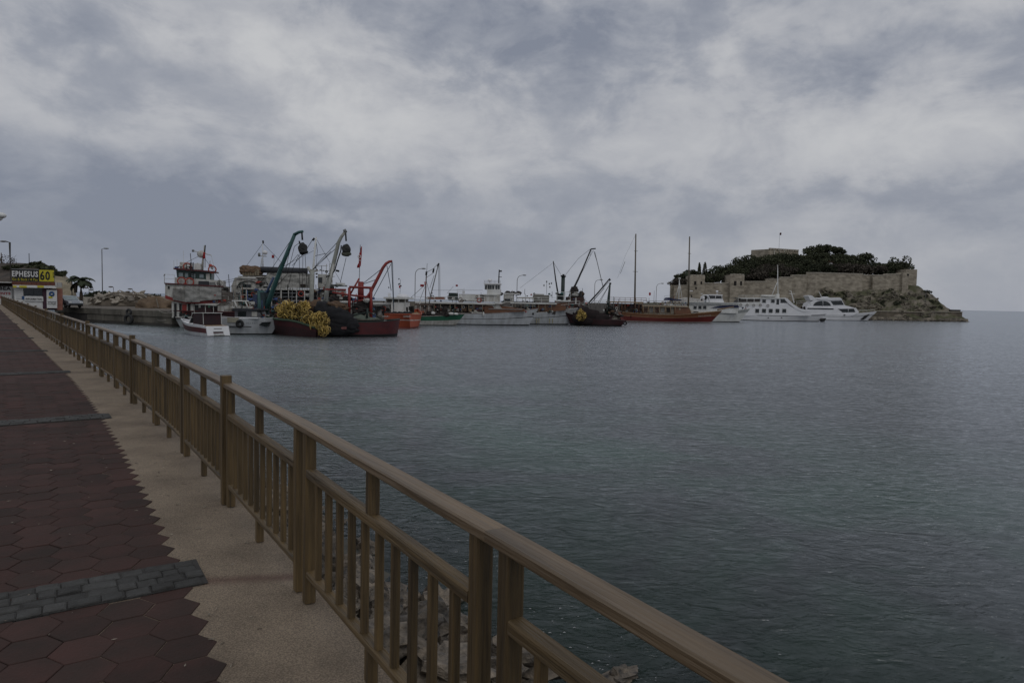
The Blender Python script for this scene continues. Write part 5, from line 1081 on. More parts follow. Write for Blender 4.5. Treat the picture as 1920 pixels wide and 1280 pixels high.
b.poly('foredeck', [(1582, 571.8), (1602.5, 577.2), (1600, 578.5), (1575, 577.5)], yacht, Y + .25)
b.rail([(1493, 572), (1520, 571.5)], 1.1, .03, white, Y + .2, 2.6); b.rail([(1608, 584.5), (1640, 583)], .45, .022, white, -1.0, 1.6)
b.poly('bow_patch', [(1613.5, 599), (1622, 591.5), (1631, 589), (1628, 592.5), (1620, 599)], black, -1.25, -.3); c = b.p(1583.5, 590.5, -2.52); MB().blob(c, (.3, .1, .16), 8, 6).build('fairlead', black, b.root, True)
lumps(b, 'deck_gear', [(1503, 577, -1, .3, .3, .4), (1508, 577, -1, .3, .3, .4)], MATS['dark_gear'], .3)

#PART3
# ================================================================== QUAY ON THE LEFT
QZ = 1.65
qa, qb, qc = at(104, 600), at(262, 609), at(322, 612.5)
far1 = Vector((60, 190)); 
def quay():
    # land behind the quay wall: from the end of the promenade round to the breakwater
    ol = [(qa.x, qa.y), (qb.x, qb.y), (qc.x, qc.y), (-17.5, 92.5), (-4, 103), (20, 133), (47, 178), (60, 205), (75, 262), (40, 240), (10, 185), (-30, 150), (-75, 175), (-130, 150), (-120, 92), (-72, 78)]
    qm = MB(); vs = [(x, y, QZ) for x, y in ol]; qm.add(vs, [tuple(range(len(ol)))])
    me = qm.mesh('quay_ground', mat('quay_ground', (.15, .125, .095), .95, scale=.25, c2=(.095, .08, .065), bump=.3)); tag(link('quay_ground', me), kind='structure')
    wl = tag(MB().build('quay_wall', conc), kind='structure') if False else None
    o = bpy.data.objects.new('quay', None); col.objects.link(o); tag(o, kind='structure')
    pts = ol[:8]
    # lower course, seam and upper course of cast concrete blocks
    for i in range(len(pts) - 1):
        a, c = Vector(pts[i]), Vector(pts[i + 1]); d = (c - a).normalized(); nn = Vector((d.y, -d.x)); L_ = (c - a).length
        nb = max(1, int(L_ / (3.2 if i < 2 else 6)))
        for k in range(nb):
            p0 = a + d * (L_ * k / nb); p1 = a + d * (L_ * (k + 1) / nb); 
            for z0, z1, off in ((-.8, .28, .02), (.30, .98, -.02), (1.02, QZ, .08)):
                of = off + random.uniform(-.02, .02); g = .025
                q = [p0 + d * g + nn * of, p1 - d * g + nn * of, p1 - d * g - nn * .6, p0 + d * g - nn * .6]
                MB().vprism([(v.x, v.y) for v in q], z0, z1 + (.02 if z1 == QZ else 0)).build('concrete_block', darkconc if (z0 < 0 or (i == 0 and k < 2 and z0 < 1)) else conc, o)
        q = [a - nn * .25, c - nn * .25, c - nn * .7, a - nn * .7]; MB().vprism([(v.x, v.y) for v in q], -.8, QZ - .03).build('core', darkconc, o)
quay()
# parapet of the breakwater behind the boats
pw = thing('breakwater_wall', 'long pale concrete wall along the breakwater behind the moored boats', 'wall', (0, 0, QZ))
pp = [(-44, 112), (-22, 116), (-2, 130), (26, 158), (50, 196), (62, 224)]
for (x0, y0), (x1, y1) in zip(pp[:-1], pp[1:]):
    a, c = Vector((x0, y0)), Vector((x1, y1)); d = (c - a).normalized(); nn = Vector((d.y, -d.x)); L_ = (c - a).length; k = int(L_ / 5)
    for i in range(k):
        p0 = a + d * (L_ * i / k + .03); p1 = a + d * (L_ * (i + 1) / k - .03); hgt = 1.45 + .35 * (y0 > 125)
        MB().vprism([((p0 + nn * .3).x, (p0 + nn * .3).y), ((p1 + nn * .3).x, (p1 + nn * .3).y), ((p1 - nn * .3).x, (p1 - nn * .3).y), ((p0 - nn * .3).x, (p0 - nn * .3).y)], -.1, hgt).build('wall_panel', MATS['weathered_grey'] if y0 > 125 else conc, pw)
# grassy bank behind the rubble
def bush_mesh(mb, c, rx, ry, rz, n, size, rr):
    for i in range(n):
        d = Vector((rr.gauss(0, 1), rr.gauss(0, 1), rr.gauss(0, 1))).normalized(); k = rr.uniform(.55, 1.0)
        p = Vector((c[0] + d.x * rx * k, c[1] + d.y * ry * k, c[2] + d.z * rz * k)); q = Vector((rr.gauss(0, 1), rr.gauss(0, 1), rr.gauss(0, 1))).normalized()
        u = q.orthogonal().normalized() * size * rr.uniform(.6, 1.3); v = q.cross(u).normalized() * size * rr.uniform(.5, 1.0)
        mb.add([p - u, p - v * .7, p + u, p + v], [(0, 1, 2, 3)])
rr = random.Random(11); mb = MB()
for i in range(46):
    px = 172 + i * 2.7; p = atd(px, 555, 118 + rr.uniform(-2, 2)); bush_mesh(mb, (p.x, p.y, 2.6 + rr.uniform(-.2, .5) * (1 if px < 250 else .3)), 1.3, 1.4, .75, 90, .28, rr)
tag(mb.build('shrub_strip', leafmid), 'low strip of green shrubs on the bank behind the rubble heap', 'shrubs', kind='stuff')
bm_ = MB(); 
for i in range(8):
    p = atd(150 + i * 22, 560, 121); bm_.blob((p.x, p.y, 1.6), (2.6, 3, 1.1 + .1 * (i % 3)), 12, 7, .3, 1, i)
tag(bm_.build('earth_bank', MATS['sand_pile'] if False else mat('dry_earth', (.17, .13, .085), .95, scale=.6)), kind='structure')
# rubble heap, sand pile, broken slabs
rr = random.Random(21)
hc = at(218, 574, QZ); mb = MB()
mb.blob((hc.x - .5, hc.y + 3.2, QZ - .2), (5.2, 2.7, 1.9), 26, 11, .45, 1.6, 4)
core = mb.build('rubble_heap', mat('rubble_earth', (.15, .125, .095), .95, scale=1.5, bump=.6)); tag(core, 'heap of broken pale stone and old timber on the quay', 'rubble heap')
def slab(rr):
    m_ = MB(); m_.blob((0, 0, 0), (1, 1, 1), 7, 4, .6, 1.5, rr.randint(0, 999)); return m_.mesh('broken_stone', rubble)
sl = [slab(rr) for _ in range(8)]
for i in range(150):
    a = rr.uniform(0, 6.3); k = math.sqrt(rr.random()); x = math.cos(a) * k; y = math.sin(a) * k * (1 if math.sin(a) < 0 else .4)
    z = 1.75 * (1 - x * x * .9 - y * y * .9) ** .5 if (x * x + y * y) * .9 < 1 else 0
    o = link('broken_stone', rr.choice(sl)); o.location = (hc.x - .5 + x * 5.1, hc.y + 3.2 + y * 2.7, QZ + .05 + z * .96); r_ = rr.uniform(.16, .52)
    o.scale = (r_ * rr.uniform(1, 2.4), r_ * rr.uniform(.5, 1), r_ * rr.uniform(.3, .6)); o.rotation_euler = (rr.uniform(-.6, .6), rr.uniform(-.7, .7), rr.uniform(0, 6.3))
    tag(o, 'broken piece of pale stone lying in the rubble heap on the quay', 'stone', 'stones of the rubble heap')
sp_ = at(270, 578, QZ); mb = MB(); mb.blob((sp_.x, sp_.y + 2.8, QZ - .1), (2.5, 1.7, 1.45), 28, 14, .5, 1.9, 3)
tag(mb.build('sand_pile', sand, smooth=True), 'brown sand pile right of the rubble heap on the quay', 'sand pile')
for px, py, d_, w_, h_, lab in ((240, 561, 9, 3.4, .8, 'pale concrete slab standing behind the gap between rubble and sand'),):
    p = at(px, 577, QZ); MB_ = MB().box((p.x, p.y + d_, QZ + 1.0), (w_, .3, 1.1)); tag(MB_.build('concrete_slab', mat('pale_slab', (.42, .39, .33), .9)), lab, 'slab')
# fence wall with pale panels at the left of the heap
fw = thing('low_wall', 'low pale wall behind the palm and the parked car', 'wall', (0, 0, QZ))
for i in range(9):
    a, c = atd(118 + i * 8, 560, 108), atd(125.6 + i * 8, 560, 108); MB().box(((a.x + c.x) / 2, a.y, .55), (c.x - a.x, .3, 1.15)).build('wall_panel', MATS['pale_slab'], fw)
# tyre fender, ropes
p = at(243, 598.5, 0); tf = b_ = None
ty = at(243, 608.4, 0); o = MB().ring((ty.x + .1, ty.y - .35, .62), .46, .17, (.25, 1, 0), 18, 8).build('tyre_fender', mat('worn_rubber', (.028, .028, .028), .7, scale=4), smooth=True); tag(o, 'worn tyre hanging as a fender on the quay wall', 'tyre')
o = MB().ring((ty.x + .1, ty.y - .3, 1.42), .28, .14, (.25, 1, 0), 14, 6).build('tyre_fender', MATS['worn_rubber'], smooth=True); tag(o, 'upper black tyre above the larger worn one on the quay wall', 'tyre')
def moor(p0, p1, sag, lab, r=.03):
    pts = [p0.lerp(p1, i / 12) - Vector((0, 0, sag * 4 * (i / 12) * (1 - i / 12))) for i in range(13)]
    tag(MB().tube(pts, r, n=5).build('mooring_rope', rope, smooth=True), lab, 'rope')
moor(at(262, 579, QZ), atd(311, 600, 72), .5, 'pale mooring rope from the quay down to the red and white boat')
moor(at(292, 578, QZ + .3), atd(323, 586, 73), .25, 'white mooring rope looped at the stern of the red and white boat', .04)
moor(atd(293, 560, 76), atd(297, 577, 76), -.1, 'short white rope standing up in a loop by the quay edge', .045)
tag(MB().blob((at(318, 600, .4).x, at(318, 600, .4).y, .55), (1.3, .6, .12), 10, 6).build('grey_float', greymetal, smooth=True), 'flat grey float between quay and red and white boat', 'float')
# blue hut
p = at(304, 577, QZ); h = thing('harbour_hut', 'small blue and grey hut on the quay left of the red and white boat', 'hut', (p.x - .3, p.y + 9, QZ))
MB().box((0, 0, 1.1), (2.3, 2, 2.2)).build('wall', mat('hut_grey', (.07, .075, .08), .7), h); MB().box((-.75, -1.03, 1.3), (.9, .06, 1.5)).build('door', blue, h); MB().box((-.55, -1.08, 1.45), (.3, .05, .8)).build('window', signwhite, h); MB().prism([(-1.4, 2.2), (1.5, 2.45), (1.5, 2.6), (-1.4, 2.32)], -1.3, 1.2).build('roof', MATS['hut_grey'], h)
# ---------- cars
def car(px, py, d, name, label, paint, rz):
    p = atd(px, py, d); c = thing(name, label, 'car', (p.x, p.y, QZ), rz)
    MB().prism([(-1.95, .35), (1.95, .32), (2.05, .55), (1.95, .80), (1.15, .92), (.35, 1.42), (-1.0, 1.46), (-1.85, 1.0), (-2.0, .7)], -.82, .82).build('body', paint, c)
    MB().prism([(1.02, .95), (.36, 1.37), (-.95, 1.40), (-1.6, 1.02)], -.84, .84).build('side_windows', glass, c)
    MB().prism([(1.12, .96), (.40, 1.41), (.36, 1.40), (1.05, .95)], -.7, .7).build('windscreen', MATS['window_reflection'], c)
    for x in (-1.25, 1.3):
        for y in (-.78, .78):
            w_ = MB().ring((x, y, .32), .22, .11, (0, 1, 0), 14, 6).build('wheel', black, c, True); MB().tube([(x, y - .06, .32), (x, y + .06, .32)], .19, n=10).build('rim', steel, w_)
    for y in (-.6, .6): MB().box((1.99, y, .68), (.12, .32, .14)).build('headlight', signwhite, c)
    MB().box((2.03, 0, .42), (.06, 1.5, .2)).build('bumper', black, c)
    return c
c0 = car(126, 565, 82, 'parked_car', 'silver car parked on the quay right of the ticket kiosk', carpaint, R(-32))
c1 = car(1, 560, 92, 'parked_car', 'black car at the far end of the promenade, cut by the left frame edge', mat('black_car_paint', (.012, .012, .014), .3), R(-60)); c1.location.z = WALK - .0
# ---------- kiosk
K = atd(63, 572, 80); kz = 1.62
ko = thing('ticket_kiosk', 'ticket kiosk with a red tiled roof under the yellow and black price board', 'kiosk', (K.x, K.y, kz), R(18))
kf = Vector((math.cos(R(18)), math.sin(R(18)), 0)); kl = Vector((-kf.y, kf.x, 0))
def kp(px, py, y=-1.2):
    r = ray(px, py); o_ = Vector((K.x, K.y, kz)); t = ((o_ - CAMP).dot(kl) + y) / r.dot(kl); q = CAMP + r * t - o_; return Vector((q.dot(kf), q.dot(kl), q.z))
def kbox(name, px0, px1, py0, py1, y0, y1, ma, parent=None):
    my, mx = (py0 + py1) / 2, (px0 + px1) / 2; xa, xb = kp(px0, my, y0).x, kp(px1, my, y0).x; za, zb = kp(mx, py1, y0).z, kp(mx, py0, y0).z
    return MB().box(((xa + xb) / 2, (y0 + y1) / 2, (za + zb) / 2), (abs(xb - xa), abs(y1 - y0), abs(zb - za))).build(name, ma, parent or ko)
kbox('wall', 27, 82, 539, 580, -1.2, .9, signwhite); kbox('side_wall', 106, 116.5, 541, 581, -1.15, -.9, pinkwall); kbox('pillar', 80, 88, 540, 581, -1.3, .6, purplewall); kbox('back_wall', 86, 108, 541, 581, -1.0, .3, MATS['plum_wall'])
kbox('window_shade', 44, 80, 540, 554.5, -1.26, -1.22, glass)
for a, c in ((46, 63), (64.8, 79)): o = kbox('window', a, c, 541.5, 554, -1.30, -1.27, MATS['window_reflection' if False else 'dark_glass'])
for k in range(5): kbox('shutter_slat', 29.5, 43, 542 + k * 3.7, 544.6 + k * 3.7, -1.27, -1.22, signwhite)
for k in range(9):
    a = 22.5 + k * 9.1; kbox('roof_tile_row', a, a + 8.7, 529 , 535.2, -1.75, -1.0, rooftile)
kbox('roof', 22, 104, 528.8, 534, -1.6, .9, rooftile); kbox('fascia', 24, 105, 535, 539.5, -1.8, -1.65, signwhite)
for a, c in ((24, 31), (36, 50), (70, 82)): kbox('fascia_print', a, c, 535.4, 539.2, -1.84, -1.81, signyellow)
kbox('eave_edge', 103.5, 106, 529, 538, -1.8, .2, white2); kbox('lower_sign', 46, 81, 556, 564.5, -1.34, -1.26, signwhite)
kbox('sign_emblem', 41, 46.5, 555, 561, -1.33, -1.27, logoblue)
def ktext(s, px0, px1, py, hpx, ma, y, bold=.02):
    a, c = kp(px0, py, y), kp(px1, py, y); hh = kp(px0, py - hpx, y).z - a.z; return text(s, hh, c.x - a.x, ma, ko, Vector(((a.x + c.x) / 2, y, a.z)), (1, 0, 0), (0, 0, 1), bold)
ktext('INFORMATION', 48, 79, 562.3, 4, signblack, -1.36)
wb = kbox('white_board', 87.5, 106.8, 543.5, 577.5, -1.45, -1.38, signwhite)
c = kp(97, 551, -1.47); MB().ring(c, .20, .10, (0, 1, 0), 16, 6).build('board_emblem', logoblue, ko, True); c = kp(94.5, 557.5, -1.47); MB().blob(c, (.24, .03, .12), 12, 6).build('board_emblem', signyellow, ko)
ktext('OUTLET', 89.3, 105.3, 571, 3.2, signblack, -1.48); kbox('board_print', 89.5, 105.2, 565.2, 566.6, -1.47, -1.44, MATS['name_grey'])
sb = kbox('price_board', 21.8, 101.5, 504.8, 528.0, -1.62, -1.52, signblack); kbox('price_panel', 73.6, 101.2, 506.2, 527.8, -1.66, -1.61, signyellow); kbox('board_frame', 21.3, 74, 504.4, 505.3, -1.68, -1.5, steel)
ktext('EPHESUS', 22.6, 71.5, 518.4, 11, signwhite, -1.64, .03); ktext('Go & Back / 4 Pax', 23, 71, 525.6, 5, signyellow, -1.64, .0); ktext('60', 75, 94, 525.2, 17.5, signblack, -1.68, .03)
a = kp(98.8, 516, -1.68); text('EUR', .26, .62, signblack, ko, a, (0, 0, -1), (1, 0, 0), .02)
# second kiosk at the frame edge
K2 = atd(6, 565, 78); k2 = thing('snack_kiosk', 'white kiosk board with black and red lettering at the left frame edge', 'kiosk', (K2.x - 1.2, K2.y, 1.62), R(24))
MB().box((0, .8, 1.35), (3.6, 1.5, 2.7)).build('wall', signwhite, k2); MB().box((0, -.05, 2.85), (4.2, 2.6, .12)).build('roof', white2, k2); MB().box((0, .2, 2.6), (3.7, .5, .4)).build('shade', MATS['shade_brown'], k2)
text('. BEA', .42, 1.5, signblack, k2, Vector((1.0, -.02, 1.95)), (1, 0, 0), (0, 0, 1), .03); text('MENTS', .28, 1.5, mat('sign_red', (.40, .02, .03), .6), k2, Vector((.95, -.02, 1.45)), (1, 0, 0), (0, 0, 1), .03); text('CAFE', .26, 1.2, MATS['sign_red'], k2, Vector((.2, -.02, 1.05)), (1, 0, 0), (0, 0, 1), .03).hide_render = False
# ---------- lamps
def lamp(px, pyb, pyt, d, label, ma, hx, r=.07, style='arm', zb=None):
    zb = QZ if zb is None else zb; p = atd(px, pyb, d); top = atd(px, pyt, d); h_ = top.z - zb
    t = thing('street_lamp', label, 'street lamp', (p.x, p.y, zb)); sg = 1 if hx > 0 else -1; L_ = abs(hx)
    if style == 'curve': pts = [(0, 0, 0), (0, 0, h_ - L_ * .9)] + [(sg * L_ * .75 * (1 - math.cos(a)), 0, h_ - L_ * .9 + L_ * .85 * math.sin(a)) for a in (.4, .8, 1.2)] + [(sg * L_, 0, h_)]
    else: pts = [(0, 0, 0), (0, 0, h_), (sg * L_ * .7, 0, h_ + .12)]
    MB().tube(pts, r, r * .7, 8).build('pole', ma, t, True); e_ = Vector(pts[-1])
    MB().blob(e_ + Vector((sg * .25, 0, -.02)), (.42, .16, .11), 10, 6).build('lamp_head', ma, t, True); MB().box((0, 0, .05), (.35, .35, .1)).build('base_plate', ma, t); return t
lamp(192.5, 575, 467, 100, 'tall pale street lamp rising from the shrub strip behind the rubble', steel, .55)
lamp(21, 575, 454.5, 84, 'dark twin lamp post left above the price board', MATS['weathered_grey'], -.8, .13)
lamp(778, 560, 503, 121, 'curved street lamp on the breakwater left of the green boat mast', MATS['weathered_grey'], 1.2, .06, 'curve')
lamp(969, 560, 515.5, 140, 'curved street lamp on the breakwater right of the tall wheelhouse', MATS['weathered_grey'], 1.2, .06, 'curve')
lamp(1114.5, 562, 524, 158, 'curved street lamp on the breakwater behind the long black boom', MATS['weathered_grey'], 1.2, .06, 'curve')
lamp(1230, 566, 531, 184, 'curved street lamp on the breakwater between the two gulet masts', MATS['weathered_grey'], 1.3, .06, 'curve')
for i, (px, py, pt_) in enumerate(((167, 560, 541), (176, 560, 545), (213, 560, 539), (249, 560, 543))):
    t = lamp(px, py, pt_, 112, 'thin low lamp post on the bank, %s' % ['first right of the palm', 'second right of the palm', 'just right of the tall pale lamp', 'above the gap before the sand pile'][i], MATS['weathered_grey'], -.25, .05)
# near promenade lamp whose head enters at the left frame edge
p = atd(-40, 640, 30); t = thing('street_lamp', 'white lamp head entering at the left frame edge above the kiosk', 'street lamp', (p.x, p.y, WALK)); hp = atd(2, 404, 30) - Vector((p.x, p.y, WALK))
MB().tube([(0, 0, 0), (0, 0, hp.z - .3), (hp.x * .4, hp.y * .4, hp.z + .05), hp], .05, .04, 8).build('pole', white2, t, True); MB().blob(hp, (.2, .2, .13), 10, 8).build('lamp_head', signwhite, t, True); MB().blob(hp - Vector((.12, 0, .12)), (.16, .16, .12), 10, 6).build('lamp_shade', signwhite, t, True)
def pole(px, pyb, pyt, d, label, ma, r=.06, name='pole'):
    a, c = atd(px, pyb, d), atd(px, pyt, d); tag(MB().tube([(a.x, a.y, a.z), (a.x, a.y, c.z)], r, n=6).build(name, ma, smooth=True), label, 'pole')
pole(55, 502, 475, 168, 'thin dark pole on the hill above the price board', black, .08); pole(3, 505, 474, 165, 'dark pole on the hill at the left frame edge', MATS['mast_brown'], .10); pole(135.5, 576, 520, 95, 'thin dark pole left of the palm', black, .06)
pole(1226, 566, 545, 180, 'thin flag pole with a small red pennant between the gulet masts', steel, .05); 
fp = atd(1218.5, 551, 180); fo = MB(); fo.blob((fp.x, fp.y, fp.z), (.28, .05, .45), 8, 6); tag(fo.build('pennant', flagred), 'small red pennant on the breakwater between the two gulet masts', 'flag')
# ---------- palms
def palm(px, pyb, pyt, d, label, zb, n=17, fl=2.0, seed=1, dead=True):
    rr = random.Random(seed); p = atd(px, pyb, d); top = atd(px, pyt, d); H = top.z - zb; t = thing('palm_tree', label, 'palm tree', (p.x, p.y, zb))
    MB().tube([(0, 0, 0), (.05, 0, H * .5), (0, 0, H)], .24, .17, 8).build('trunk', bark, t, True); mb = MB()
    for i in range(n):
        a = 2 * math.pi * i / n + rr.uniform(-.2, .2); e0 = rr.uniform(-.1, 1.15); L_ = fl * rr.uniform(.8, 1.1); prev = Vector((0, 0, H)); el_ = e0
        for k in range(9):
            nx = prev + Vector((math.cos(a) * math.cos(el_), math.sin(a) * math.cos(el_), math.sin(el_))) * (L_ / 9); sd = Vector((-math.sin(a), math.cos(a), 0))
            wv = fl * .22 * math.sin(math.pi * (k + 1.2) / 10.5)
            for sg in (-1, 1): mb.add([prev, nx, nx + sd * sg * wv + (nx - prev) * .5 - Vector((0, 0, wv * .45)), prev + sd * sg * wv * .9 - Vector((0, 0, wv * .45))], [(0, 1, 2, 3)])
            prev = nx; el_ -= .22
    mb.build('crown', mat('palm_green', (.045, .060, .028), .8, scale=2, c2=(.02, .028, .014), island=.6), t)
    if dead:
        md = MB()
        for i in range(10):
            a = rr.uniform(2.3, 4.4); q = Vector((math.cos(a) * .25, math.sin(a) * .25, H - .1)); md.tube([q, q + Vector((math.cos(a) * .5, math.sin(a) * .3, -.5)), q + Vector((math.cos(a) * .55, math.sin(a) * .3, -1.4))], .12, .05, 5)
        md.build('dead_fronds', mat('dead_frond', (.06, .05, .038), .9), t)
palm(152, 575, 528, 92, 'palm tree with drooping dead fronds standing behind the low wall', QZ, 19, 2.1, 2)
# ---------- hill on the far left
def hillz(x, y): return 0
hv = MB(); vs = []; nx_, ny_ = 44, 12
prof = [(-120, 493), (-40, 494), (0, 497), (20, 499), (40, 500), (60, 500), (75, 499), (85, 503), (97, 507), (108, 514), (120, 517), (128, 522), (134, 528), (139, 540), (142, 560), (144, 580)]
def profy(px):
    for (a, ya), (c, yc) in zip(prof[:-1], prof[1:]):
        if a <= px <= c: return ya + (yc - ya) * (px - a) / (c - a)
    return 580
for i in range(nx_ + 1):
    px = -120 + 264 * (i / nx_); zt = atd(px, profy(px), 160).z
    for j in range(ny_ + 1):
        v = j / ny_; d = 132 + 28 * v + (40 * max(0, v - .85)); p = atd(px, 560, d); z = 1.2 + (zt - 1.2) * min(1, (v / .55) ** .8) + 1.2 * mnoise.noise(Vector((p.x * .16, p.y * .16, v * 2))) * (v > .05)
        vs.append((p.x + 1.5 * mnoise.noise(Vector((p.x * .3, v * 5, 2))), p.y, max(z, .5)))
hv.add(vs, [(i * (ny_ + 1) + j, (i + 1) * (ny_ + 1) + j, (i + 1) * (ny_ + 1) + j + 1, i * (ny_ + 1) + j + 1) for i in range(nx_) for j in range(ny_)])
ho = hv.build('hill', mat('hill_soil', (.085, .066, .052), .95, scale=.3, c2=(.036, .030, .024), bump=1.2, bscale=1.0)); tag(ho, kind='structure'); ho.data.materials.append(mat('pale_cliff', (.33, .28, .19), .95, scale=.35, c2=(.13, .105, .07), bump=1.5, bscale=1.2))
for i_, pl in enumerate(ho.data.polygons):
    c_ = pl.center; px_ = 960 + FPX * c_.x / c_.y
    if px_ > 96 + 10 * mnoise.noise(Vector((c_.z * .5, c_.y * .1, 0))): pl.material_index = 1
def crown(mb, c, rx, ry, rz, n, size, rr, sub=9, flat=.0):
    for s_ in range(sub):
        a = rr.uniform(0, 6.3); k = math.sqrt(rr.random()) * .72; zz = rr.uniform(-.55, .62) * (1 - flat * .5) + flat * .15
        cc = (c[0] + math.cos(a) * k * rx, c[1] + math.sin(a) * k * ry, c[2] + zz * rz * (1 - k * .5)); f = rr.uniform(.34, .52)
        bush_mesh(mb, cc, rx * f, ry * f, rz * f * (.9 if flat else 1.1), n // sub, size, rr)
def tree(name, label, cat, px, py, wpx, hpx, d, zb, ma, n=1100, size=.36, seed=1, flat=0.0, trunk=True, group=None, sub=10):
    rr = random.Random(seed); c = atd(px, py, d); k = d / FPX; t = thing(name, label, cat, (c.x, c.y, zb), 0, group); cz = c.z - zb; rx, rz = wpx * k / 2 * 1.12, hpx * k / 2 * 1.3
    mb = MB(); crown(mb, (0, 0, cz), rx, min(rx, 4.5), rz, n, size, rr, sub, flat); mb.build('crown', ma, t)
    if trunk and cz > .3:
        tk = MB(); tk.tube([(0, 0, -.3), (rx * .05, 0, cz * .5), (0, 0, cz)], max(.12, rx * .06), max(.08, rx * .035), 7)
        for i in range(5):
            a = rr.uniform(0, 6.3); tk.tube([(0, 0, cz * .55), (math.cos(a) * rx * .3, math.sin(a) * rx * .2, cz * .85), (math.cos(a) * rx * .6, math.sin(a) * rx * .4, cz + rz * .2)], max(.07, rx * .03), .04, 5)
        tk.build('trunk', bark, t, True)
    return t
for i, (px, py, w_, h_, lab) in enumerate(((72, 499, 22, 9, 'dark shrub on the hill crest left of the sign top corner'), (48, 503, 40, 9, 'dark shrub on the hill crest above the word on the board'), (90, 508, 26, 12, 'dark shrub on the hill slope above the yellow panel'), (112, 514, 16, 8, 'dark shrub on top of the pale cliff'), (30, 505, 30, 8, 'dark shrub on the hill crest by the dark lamp post'))):
    tree('shrub', lab, 'shrub', px, py - 1, w_ * 1.2, h_ * 1.4, 146, 6, leafdark, 700, .34, 50 + i, trunk=False)
tt = thing('bare_tree', 'bare leafless tree on the hill at the left frame edge', 'tree', tuple(atd(12, 506, 150))); rr = random.Random(8); mb = MB()
for i in range(46):
    a = rr.uniform(0, 6.3); l = rr.uniform(1, 3.6); e_ = Vector((math.cos(a) * l * .6, math.sin(a) * l * .4, l * rr.uniform(.5, 1.1))); mb.tube([(0, 0, 0), e_ * .5 + Vector((0, 0, .2)), e_], .06, .02, 4)
mb.build('branches', MATS['bare_twigs'], tt); MB().tube([(0, 0, -1.5), (0, 0, .5)], .16, .1, 6).build('trunk', bark, tt)
mb = MB(); bush_mesh(mb, (0, 0, 1.8), 2.4, 1.5, 1.7, 260, .16, rr); mb.build('twigs', MATS['bare_twigs'], tt)

# ================================================================== ISLAND WITH THE CASTLE
def lerp_tab(tab, x):
    if x <= tab[0][0]: return tab[0][1]
    for (a, ya), (c, yc) in zip(tab[:-1], tab[1:]):
        if x <= c: return ya + (yc - ya) * (x - a) / (c - a)
    return tab[-1][1]
ZB = [(44, 2.0), (50, 3.4), (76, 4.2), (90, 5.4), (97, 8.0), (106, 9.2), (116, 9.6), (127, 9.8), (130, 11.0), (131.8, 11.2), (135.0, 8.0), (138.8, 4.2), (140.6, 1.4), (141.6, -3), (150, -5)]
def ground(x, y):
    zb = lerp_tab(ZB, x + max(0, y - 219) * .16 + 1.1 * mnoise.noise(Vector((y * .35, x * .2, 7)))); nz = mnoise.noise(Vector((x * .22, y * .22, 0))) * 1.3 + mnoise.noise(Vector((x * .7, y * .7, 3))) * .6
    yf = 211 + (0 if x > 100 else (100 - x) * .10)
    yw = yf + 11
    if y < yw:
        f = max(0, min(1, (y - yf) / (yw - yf))); f = f ** .8
        base = 1.0 if 100 < x < 140 and y > 210 else -1.8
        z = base + (zb - base) * f + nz * (1.5 if .05 < f < .93 else .25)
    else:
        hl = 19.5 * math.exp(-((x - 104) / 27) ** 2 - ((y - 262) / 26) ** 2); z = zb + max(0, hl - 2.5) * min(1, (y - yw) / 12) + nz * .3
        z = min(z, 22.5)
    if y > 285: z -= (y - 285) * .5
    if x < 50: z = min(z, 2.0 + (x - 44) * .2)
    return z
mb = MB(); xs = [43 + .85 * i for i in range(126)]; ys = [205 + .85 * i for i in range(30)] + [231 + 3 * i for i in range(30)]
vs = []
for x in xs:
    for y in ys:
        z = ground(x, y); jx = .5 * mnoise.noise(Vector((x * .9, y * .9, z * .5))) if y < 232 else 0; vs.append((x + jx, y + jx * .8, z))
k = len(ys); mb.add(vs, [(i * k + j, (i + 1) * k + j, (i + 1) * k + j + 1, i * k + j + 1) for i in range(len(xs) - 1) for j in range(k - 1)])
im = mat('island_rock', (.36, .31, .24), .95, scale=.6, c2=(.055, .050, .040), bump=1.8, bscale=1.4)
def greens(ma):
    t = ma.node_tree; b_ = t.nodes['Principled BSDF']; src = b_.inputs['Base Color'].links[0].from_socket
    ge = t.nodes.new('ShaderNodeNewGeometry'); no = t.nodes.new('ShaderNodeTexNoise'); no.inputs['Scale'].default_value = .30; no.inputs['Detail'].default_value = 5
    t.links.new(ge.outputs['Position'], no.inputs['Vector']); sx_ = t.nodes.new('ShaderNodeSeparateXYZ'); t.links.new(ge.outputs['Normal'], sx_.inputs[0])
    ad = t.nodes.new('ShaderNodeMath'); ad.operation = 'MULTIPLY_ADD'; t.links.new(sx_.outputs[2], ad.inputs[0]); ad.inputs[1].default_value = .35; t.links.new(no.outputs[0], ad.inputs[2])
    mr = t.nodes.new('ShaderNodeMapRange'); t.links.new(ad.outputs[0], mr.inputs['Value']); mr.inputs['From Min'].default_value = .64; mr.inputs['From Max'].default_value = .80
    mx = t.nodes.new('ShaderNodeMix'); mx.data_type = 'RGBA'; t.links.new(mr.outputs[0], mx.inputs['Factor']); t.links.new(src, mx.inputs['A']); mx.inputs['B'].default_value = (.085, .085, .045, 1); t.links.new(mx.outputs['Result'], b_.inputs['Base Color'])
greens(im)
tag(mb.build('island', im), kind='structure')
